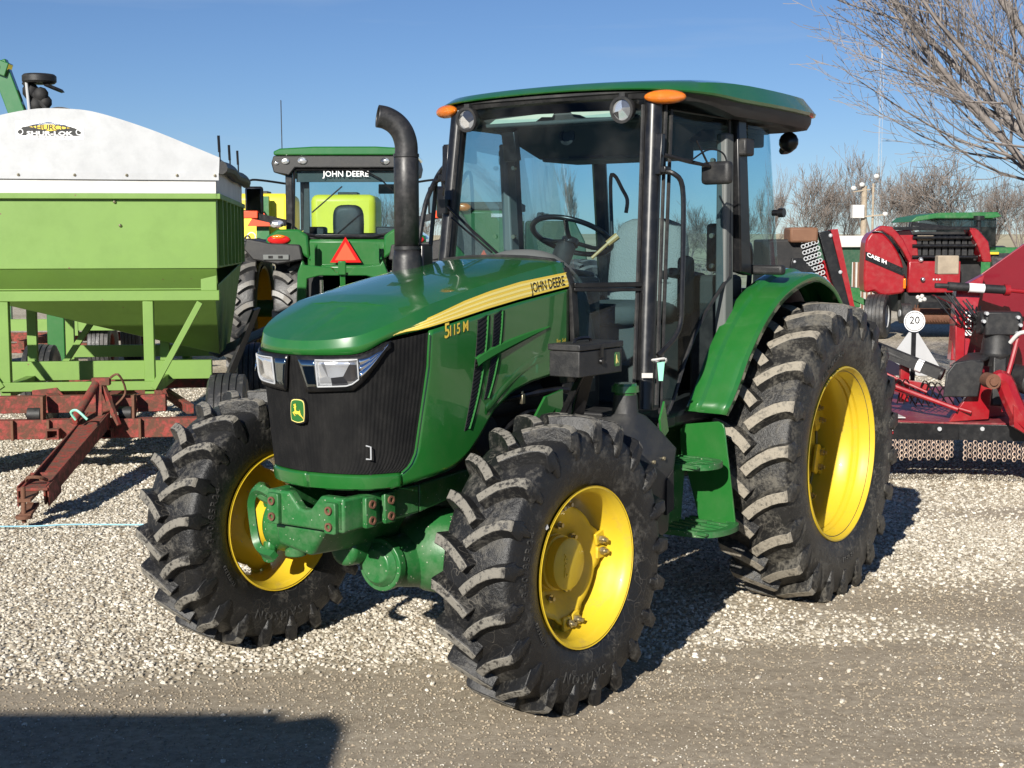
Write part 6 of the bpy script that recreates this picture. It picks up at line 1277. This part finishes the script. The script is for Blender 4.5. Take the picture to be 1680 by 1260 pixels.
q = MB(); q.beam((3.74, 10.8, 1.0), (3.72, 10.75, .62), .10, .10, up=(0, 1, 0)); q.cyl((3.80, 10.6, .86), (3.86, 10.35, .83), .10, n=20); q.cyl((3.86, 10.35, .83), (4.3, 10.3, .74), .07, n=16); q.build('drive_coupling', 'black_flat', MW, bevel=.01)
q = MB(); q.cyl((3.84, 10.42, .84), (3.86, 10.36, .83), .075, n=20); q.build('coupling_ring', 'bright_metal', MW)
q = MB(); q.tube(catmull([(3.78, 10.5, 1.16), (3.72, 10.45, .98), (3.66, 10.4, .80), (3.64, 10.35, .62)], 4), .018, 8); q.tube(catmull([(3.88, 10.5, 1.30), (3.95, 10.4, 1.1), (3.90, 10.4, .95)], 4), .010, 6); q.build('red_lever', 'red', MW)
q = MB(); q.tube(catmull([(3.72, 10.5, 1.12), (3.78, 10.45, 1.20), (3.88, 10.42, 1.19), (4.05, 10.4, 1.10)], 4), .016, 8); q.cyl((3.92, 10.42, 1.02), (3.92, 10.42, 1.12), .042, n=14); q.cyl((3.92, 10.42, .86), (3.92, 10.42, 1.02), .012, n=8); q.build('jack_handle', 'white', MW, bevel=.003)
q = MB(); q.cyl((3.40, 11.0, 1.53), (3.86, 11.0, 1.50), .035, n=14); q.cyl((3.30, 11.0, 1.535), (3.42, 11.0, 1.53), .02, n=8); q.build('hydraulic_ram', 'black_flat', MW); q = MB(); q.cyl((3.56, 11.0, 1.519), (3.68, 11.0, 1.511), .037, n=14); q.build('ram_label', 'white_print', MW)
q = MB(); q.cyl((3.86, 11.0, 1.50), (4.15, 11.0, 1.47), .016, n=8); q.cyl((3.84, 11, 1.50), (3.88, 11, 1.50), .045, n=12); q.build('ram_rod', 'red', MW)
q = MB()
for i in range(10):
    x = 3.28 + rh.uniform(0, .25); z = 1.50 - rh.uniform(0, .1); q.tube(catmull([(x, 10.95, z), (x + .08, 10.9, z - .12), (x + .2, 10.92, z - .2 - rh.uniform(0, .1)), (x + .22, 10.95, z - .1)], 3), .006, 5)
q.build('hose', 'black', MW)
q = MB(); q.text('C', .16, lambda a, b, c: (3.97 + a, 10.2 - c, .86 + b), shear=.3, bold=.002); q.hexa([(3.86, 10.22, .80), (4.5, 10.22, .62), (4.5, 10.3, .62), (3.86, 10.3, .80)], [(3.86, 10.22, 1.0), (4.5, 10.22, .9), (4.5, 10.3, .9), (3.86, 10.3, 1.0)], m=1); q.build('side_plate', ['white_print', 'red'], MW, smooth=0)
obx('manual_box', 'wood', MW, (3.62, 3.80, 12.0, 12.1, 1.60, 1.76)); obx('wheel_cover', 'black_flat', MW, (4.0, 4.3, 10.6, 10.7, 1.12, 1.24), bevel=.04)
# speed sign and triangle
SG = thing('speed_sign', 'round white sign reading 20 on a black strip post by the red mower', 'sign', (3.23, 11.3, 0))
q = MB(); q.bb(-.018, .018, 0, .008, .62, 1.17); q.build('post', 'black', SG)
q = MB(); q.lathe([(-.012, .085), (-.006, .085)], 40, 'y', c=(0, 0, 1.24)); q.add([(.085 * math.cos(2 * PI * k / 40), -.012, 1.24 + .085 * math.sin(2 * PI * k / 40)) for k in range(40)], [tuple(range(40))]); dsk = q.build('disc', 'white_print', SG)
q = MB(); q.lathe([(-.0135, .077), (-.0135, .072)], 40, 'y', c=(0, 0, 1.24)); q.build('ring', 'black_print', dsk, smooth=0)
q = MB(); q.text('20', .085, lambda a, b, c: (a, -.0135 - c, 1.247 + b), bold=.001); q.text('miles/h', .020, lambda a, b, c: (a, -.0135 - c, 1.198 + b)); q.build('number', 'black_print', dsk, smooth=0)
q = MB(); q.prism([(-.24, .80), (-.19, .80), (.19, .80), (.24, .84), (.03, 1.16), (-.03, 1.16), (-.24, .86)], 'y', .015, .019); q.build('triangle_back', 'bright_metal', SG)

# folded mower wing standing behind the rear tyre
FW = thing('mower_wing', 'upright black and red mower wing with chain mesh behind the big rear tyre', 'mower wing', (0, 0, 0))
q = MB(); q.hexa([(2.80, 12.0, 1.28), (2.90, 12.0, 1.28), (2.90, 12.08, 1.28), (2.80, 12.08, 1.28)], [(2.60, 12.0, 1.96), (2.70, 12.0, 1.97), (2.70, 12.08, 1.97), (2.60, 12.08, 1.96)]); q.hexa([(2.85, 12.0, .5), (2.96, 12.0, .5), (2.96, 12.08, .5), (2.85, 12.08, .5)], [(2.80, 12.0, 1.28), (2.90, 12.0, 1.28), (2.90, 12.08, 1.28), (2.80, 12.08, 1.28)]); q.build('wing_plate', 'black', FW, bevel=.004)
q = MB(); q.hexa([(2.90, 11.99, 1.25), (2.935, 11.99, 1.25), (2.935, 12.10, 1.25), (2.90, 12.10, 1.25)], [(2.70, 11.99, 1.98), (2.76, 11.99, 1.985), (2.76, 12.10, 1.985), (2.70, 12.10, 1.98)]); q.build('wing_edge', 'red', FW)
for x, z in ((2.70, 1.93), (2.79, 1.62)): q = MB(); q.sphere((x, 11.99, z), .018, 10); q.build('bolt', 'bright_metal', FW)
q = MB()
for i in range(13):
    for j in range(5):
        x = 2.56 + .012 * i - .028 * j + .015; z = 1.93 - .052 * i - .01 * j; q.lathe([(-.006, .020), (.006, .020), (.006, .012), (-.006, .012)], 8, 'y', closed=True, T=Matrix.Translation((x, 12.02 - .01 * (j % 2), z)) @ Matrix.Rotation(.5 * (j % 2), 4, 'Y'))
q.build('chain_mesh', 'bright_metal', FW, kind='stuff', smooth=0)
obx('wing_body', 'black_deep', FW, (2.2, 2.62, 12.1, 12.9, 1.0, 1.90), bevel=.02); obx('weight_block', 'brown', FW, (2.36, 2.60, 12.0, 12.3, 1.87, 2.0), bevel=.02); obx('red_bracket', 'red', FW, (2.45, 2.8, 12.2, 12.3, 1.3, 1.72), bevel=.02)
q = MB(); q.prism([(2.34, 1.62), (2.36, 1.74), (2.44, 1.74), (2.56, 1.62)], 'y', 11.9, 11.95); q.build('bracket_plate', 'black', FW, bevel=.004)
for x, z in ((2.38, 1.71), (2.38, 1.64)): q = MB(); q.sphere((x, 11.89, z), .013, 8); q.build('bolt', 'bright_metal', FW)

# round baler
BL = thing('round_baler', 'red round baler with black belts parked behind the mower', 'baler', (0, 0, 0))
P = [(7.0, .95), (7.0, 1.80), (7.05, 2.0), (7.16, 2.10), (7.35, 2.06), (7.55, 1.85), (7.72, 1.55), (7.80, 1.2), (7.80, .92), (7.62, .86), (7.35, .84), (7.2, .93)]
q = MB(); q.prism([(p.x, p.y) for p in catmull([(a_, b_, 0) for a_, b_ in P], 3, True)], 'y', 28.0, 28.45); sp_ = q.build('side_shield', 'red', BL, bevel=.04)
P = [(7.10, 2.10), (7.28, 2.22), (7.5, 2.20), (7.72, 1.95), (7.88, 1.62), (7.92, 1.50), (7.84, 1.50), (7.70, 1.75), (7.50, 2.0), (7.3, 2.12)]
q = MB(); q.prism(P, 'y', 27.9, 28.1); q.build('shield_rim', 'red', BL, bevel=.02)
q = MB(); q.prism([(7.62, 2.12), (7.9, 2.14), (8.05, 1.9), (8.1, 1.5), (7.85, 1.5), (7.8, 1.8)], 'y', 28.1, 28.2); q.build('belt_guard', 'red', BL, bevel=.02); q = MB(); q.prism([(8.98, 2.2), (9.15, 2.18), (9.40, 1.90), (9.48, 1.5), (9.30, 1.5), (9.2, 1.8)], 'y', 27.9, 28.3); q.build('belt_guard', 'red', BL, bevel=.02)
obx('front_panel', 'red', BL, (7.83, 8.85, 27.85, 28.0, .90, 1.52), bevel=.02); obx('frame', 'black_deep', BL, (7.75, 9.4, 28.3, 30.0, .5, 2.1), (7.8, 9.3, 28.0, 28.5, .45, .9)); obx('top_bar', 'black', BL, (7.5, 9.2, 27.9, 28.0, 2.13, 2.20))
for i in range(9): obx('belt', 'black_flat', BL, (8.05 + .13 * i, 8.15 + .13 * i, 28.15, 28.25, 1.56, 2.05), bevel=.004)
for z in (1.60, 1.82, 1.98): q = MB(); q.cyl((7.95, 28.08, z), (9.25, 28.08, z), .035, n=10); q.build('roller', 'black', BL)
obx('pale_belt', 'wood', BL, (8.06, 8.38, 28.12, 28.15, 1.93, 2.03)); obx('reflector', 'amber', BL, (7.76, 7.81, 27.97, 28.0, .98, 1.18), bevel=.005)
for x, z, r_ in ((8.05, 1.55, .05), (8.10, 1.16, .05)): q = MB(); q.sphere((x, 27.82, z), r_, 12); q.build('lamp', 'lamp', BL)
for i in range(3): q = MB(); q.sphere((8.32 + .06 * i, 27.84, 1.16), .022, 8); q.build('grease_cap', 'white', BL)
q = MB(); q.text('CASE IH', .11, lambda a, b, c: (7.22 + a, 27.955 - c, 1.57 - a * .42 + b), bold=.003); q.build('maker_lettering', 'white_print', BL, smooth=0)
q = MB(); q.hexa([(7.0, 27.975, 1.55), (7.76, 27.975, 1.23), (7.76, 28, 1.23), (7.0, 28, 1.55)], [(7.0, 27.975, 1.71), (7.76, 27.975, 1.38), (7.76, 28, 1.38), (7.0, 28, 1.71)]); q.build('decal_band', 'black', BL, smooth=0)
q = MB(); q.text('RB565', .135, lambda a, b, c: (7.60 + a, 27.955 - c, 1.375 - a * .42 + b), bold=.003); q.build('model_lettering', 'black_print', BL, smooth=0)
wt = rib_tyre(.44, .40, .2).mesh('tyre', [M['rubber_old']], 50); q = MB(); q.lathe([(-.19, .22), (-.16, .19), (.0, .17), (.03, .001)], 24, 'x'); q.lathe([(.19, .22), (.1, .19)], 24, 'x'); wr = q.mesh('rim', [M['bright_metal']])
for x in (7.22, 9.6): w = link('wheel', wr, BL, loc=(x, 27.8 if x < 8 else 28.6, .44), rot=(0, 0, R(-25) if x < 8 else 0)); link('tyre', wt, w)
q = MB(); q.cyl((7.66, 27.8, .50), (7.85, 27.8, .50), .20, n=20); q.build('gauge_wheel', 'rubber_old', BL); q = MB(); q.cyl((7.64, 27.79, .50), (7.66, 27.79, .50), .07, n=14); q.build('gauge_hub', 'bright_metal', BL)
q = MB(); q.cyl((7.9, 27.7, .45), (9.3, 27.7, .45), .16, n=16)
for i in range(26):
    for a in range(3): q.tube([(7.92 + .054 * i, 27.7, .45), (7.92 + .054 * i, 27.7 - .24 * math.cos(a * .7), .45 - .1 + .16 * a)], .010, 4)
q.build('pickup', 'rust', BL); q = MB(); q.beam((7.9, 27.3, .68), (9.2, 27.3, .66), .08, .12); q.beam((8.2, 27.5, .85), (8.7, 26.9, .55), .1, .05); q.beam((8.75, 26.8, .9), (9.2, 27.2, .5), .4, .3); q.build('drawbar', 'black', BL)
for x, z in ((7.95, .82), (8.03, .84), (8.0, .76), (8.08, .78)): q = MB(); q.sphere((x, 27.6, z), .045, 8); q.build('coupler', 'white', BL)
# combine harvester far behind
CM = thing('combine', 'green combine with black glass cab roof showing above the red baler', 'combine', (14.0, 45, 0))
q = MB(); q.prism([(-1.4, 2.55), (-1.2, 2.72), (-.5, 2.84), (1.35, 2.86), (1.5, 2.72), (1.2, 2.66), (-.6, 2.66), (-1.2, 2.56)], 'y', -.2, 2.2); q.build('roof', 'green_far', CM, bevel=.03)
obx('cab', 'glass_dark', CM, (-.5, 1.4, 0, 2.0, 1.75, 2.66), bevel=.03); obx('cab_inner', 'black_deep', CM, (-.3, 1.3, .2, 1.8, 1.6, 2.4)); obx('body', 'green_far', CM, (-1.6, 2.2, .2, 5, .8, 1.75), bevel=.05); obx('stripe', 'yellow', CM, (.9, 1.5, -.02, .2, 1.52, 1.60))
q = MB(); q.beam((-1.4, -.3, 2.5), (-.2, -.3, 2.35), .1, .12); q.cyl((-1.45, -.3, 2.2), (-1.40, -.3, 2.55), .06); q.cyl((.75, -.25, 1.8), (.75, -.25, 2.6), .07); q.cyl((.75, -.25, 2.6), (.75, -.25, 2.74), .17); q.build('mirror_arm', 'black', CM)
for x in (-1.3, 1.6): q = MB(); q.cyl((x - .3, .8, .9), (x + .3, .8, .9), .9, n=28); q.build('wheel', 'rubber_old', CM)
# sheds, poles, mast
SH = thing('shed', 'grey green low shed with white fascia left of the utility pole', 'shed', (13.2, 50, 0)); obx('wall', 'green_dark', SH, (-2.4, 1.2, 0, 4, 0, 1.75)); obx('fascia', 'white', SH, (-2.5, 1.3, -.2, 4.2, 1.75, 2.15)); obx('door', 'black_flat', SH, (-.4, .6, -.05, 0, 0, 1.3))
FN = thing('corrugated_panel', 'white ribbed metal panel standing left of the baler', 'panel', (8.0, 32, 0))
q = MB(); n = 24; q.grid([[V(-.30 + .62 * i / (2 * n) * 1.0, .02 * (1 if (i // 2) % 2 else -1), z) for i in range(2 * n)] for z in (.2, 1.45)]); q.build('sheet', 'white', FN, smooth=0, solid=.01)
for i in range(6): obx('rib', 'brown', FN, (-.28 + .10 * i, -.24 + .10 * i, -.06, -.03, .2, 1.45), bevel=.002)
GB = thing('green_bin', 'narrow dark green machine housing between mower wing and white ribbed panel', 'machine', (6.75, 29.5, 0)); obx('housing', 'green_dark', GB, (-.45, .02, 0, .8, .9, 2.0)); obx('foot', 'green_far', GB, (-.5, .5, -.2, .8, .55, .95)); q = MB(); q.beam((-.4, -.2, 1.1), (.7, -.2, .6), .1, .12); q.build('drawbar', 'green_far', GB)
PO = thing('utility_pole', 'pale wooden utility pole with white box and dish antennas', 'pole', (14.9, 60, 0)); q = MB(); q.cyl((0, 0, -.2), (0, 0, 4.3), .15, .12, n=12); q.build('pole', 'wood', PO); obx('box', 'white', PO, (-.55, -.05, -.3, .1, 2.95, 3.5)); q = MB(); q.beam((-.1, -.2, 3.0), (.9, -.2, 3.1), .06, .06); q.cyl((.35, -.1, 0), (.35, -.1, 4.4), .05, n=8); q.beam((-.5, -.1, 4.05), (.2, -.1, 4.15), .05, .05); q.build('bracket', 'wood', PO)
for x, z in ((-.5, 4.2), (-.15, 4.35), (.85, 3.12), (.45, 4.7)): q = MB(); q.sphere((x, -.2, z), .12, 10, (1, .5, .8)); q.build('antenna', 'white', PO)
PO2 = thing('utility_pole', 'thin pale pole seen through the cab door glass', 'pole', (px(1192, 75), 75, gz(px(1192, 75), 75))); q = MB(); q.cyl((0, 0, 0), (0, 0, 2.1), .06, n=8); q.beam((-.3, 0, 1.7), (.3, 0, 1.7), .05, .05); q.build('pole', 'wood', PO2)
MA = thing('radio_mast', 'tall thin lattice radio mast far behind the trees', 'mast', (px(1437, 300), 300, 2)); q = MB()
for k in range(3):
    a = 2 * PI * k / 3; q.cyl((.40 * math.cos(a), .40 * math.sin(a), 0), (.40 * math.cos(a), .40 * math.sin(a), 38.5), .035, n=5)
for i in range(48):
    z = .8 * i; a = 2 * PI * (i % 3) / 3; b_ = a + 2 * PI / 3; q.cyl((.4 * math.cos(a), .4 * math.sin(a), z), (.4 * math.cos(b_), .4 * math.sin(b_), z + .8), .018, n=4, cap=False)
q.build('lattice', 'bright_metal', MA, smooth=0)
q = MB(); q.cyl((0, 0, 38.5), (0, 0, 41), .1, n=6); q.build('antenna', 'white', MA)
# crates / parts row far left in gap between the wagon and rear tractor
for i, (p, y, w_, h_, mt, nm, lb) in enumerate(((330, 30, 2.2, 1.1, 'conc', 'pallet_stack', 'pale pallet stack on the ground behind the wagon'), (720, 27, .8, 1.6, 'green_far', 'seed_box', 'green seed box right of the rear tractor'))):
    t = thing(nm, lb, nm.replace('_', ' '), (px(p, y), y, 0)); obx('side', mt, t, (-w_ / 2, w_ / 2, 0, 1, .1, h_)); obx('base', 'wood', t, (-w_ / 2 - .03, w_ / 2 + .03, -.03, 1.03, 0, .1))
# unseen vehicle added behind the camera to cast the shadow at the bottom left
VN = thing('shadow_caster', 'unseen white vehicle added behind the camera to throw the shadow on the dirt', 'shadow_caster', (-2.52, -1.66, 0))
P = [(-5.4, .35), (-5.4, 1.1), (-4.9, 1.35), (-4.2, 2.3), (-3.9, 2.52), (-.42, 2.60), (-.30, 2.57), (-.14, 2.60), (.0, 2.53), (.06, 2.40), (.05, 1.4), (.05, .35)]
q = MB(); q.prism(P, 'y', 0, 1.95); q.build('body', 'shadow_caster', VN, bevel=.08, seg=3)
for y_ in (-.006, 1.956): q = MB(); q.prism([(-4.75, 1.42), (-4.2, 2.2), (-3.4, 2.2), (-3.4, 1.42)], 'y', y_ - .004, y_ + .004); q.build('window', 'glass_dark', VN)
q = MB(); q.tube([(-.4, 1.6, 2.6), (-.45, 1.6, 2.72), (-1.9, 1.6, 2.72), (-2.0, 1.6, 2.6)], .03, 6); q.build('roof_rack', 'black', VN); q = MB(); q.sphere((-.18, .9, 2.62), .16, 14, (1.3, 1, .8)); q.build('shadow_bump', 'black_flat', VN)  # rounded bump added on top to roughen the cast shadow's edge
for x in (-4.5, -.9):
    for y_ in (.1, 1.85): q = MB(); q.cyl((x, y_ - .12, .36), (x, y_ + .12, .36), .36, n=28); w = q.build('wheel', 'rubber_old', VN, bevel=.02); q = MB(); q.cyl((x, y_ - .125, .36), (x, y_ + .125, .36), .2, n=20); q.build('rim', 'bright_metal', w)
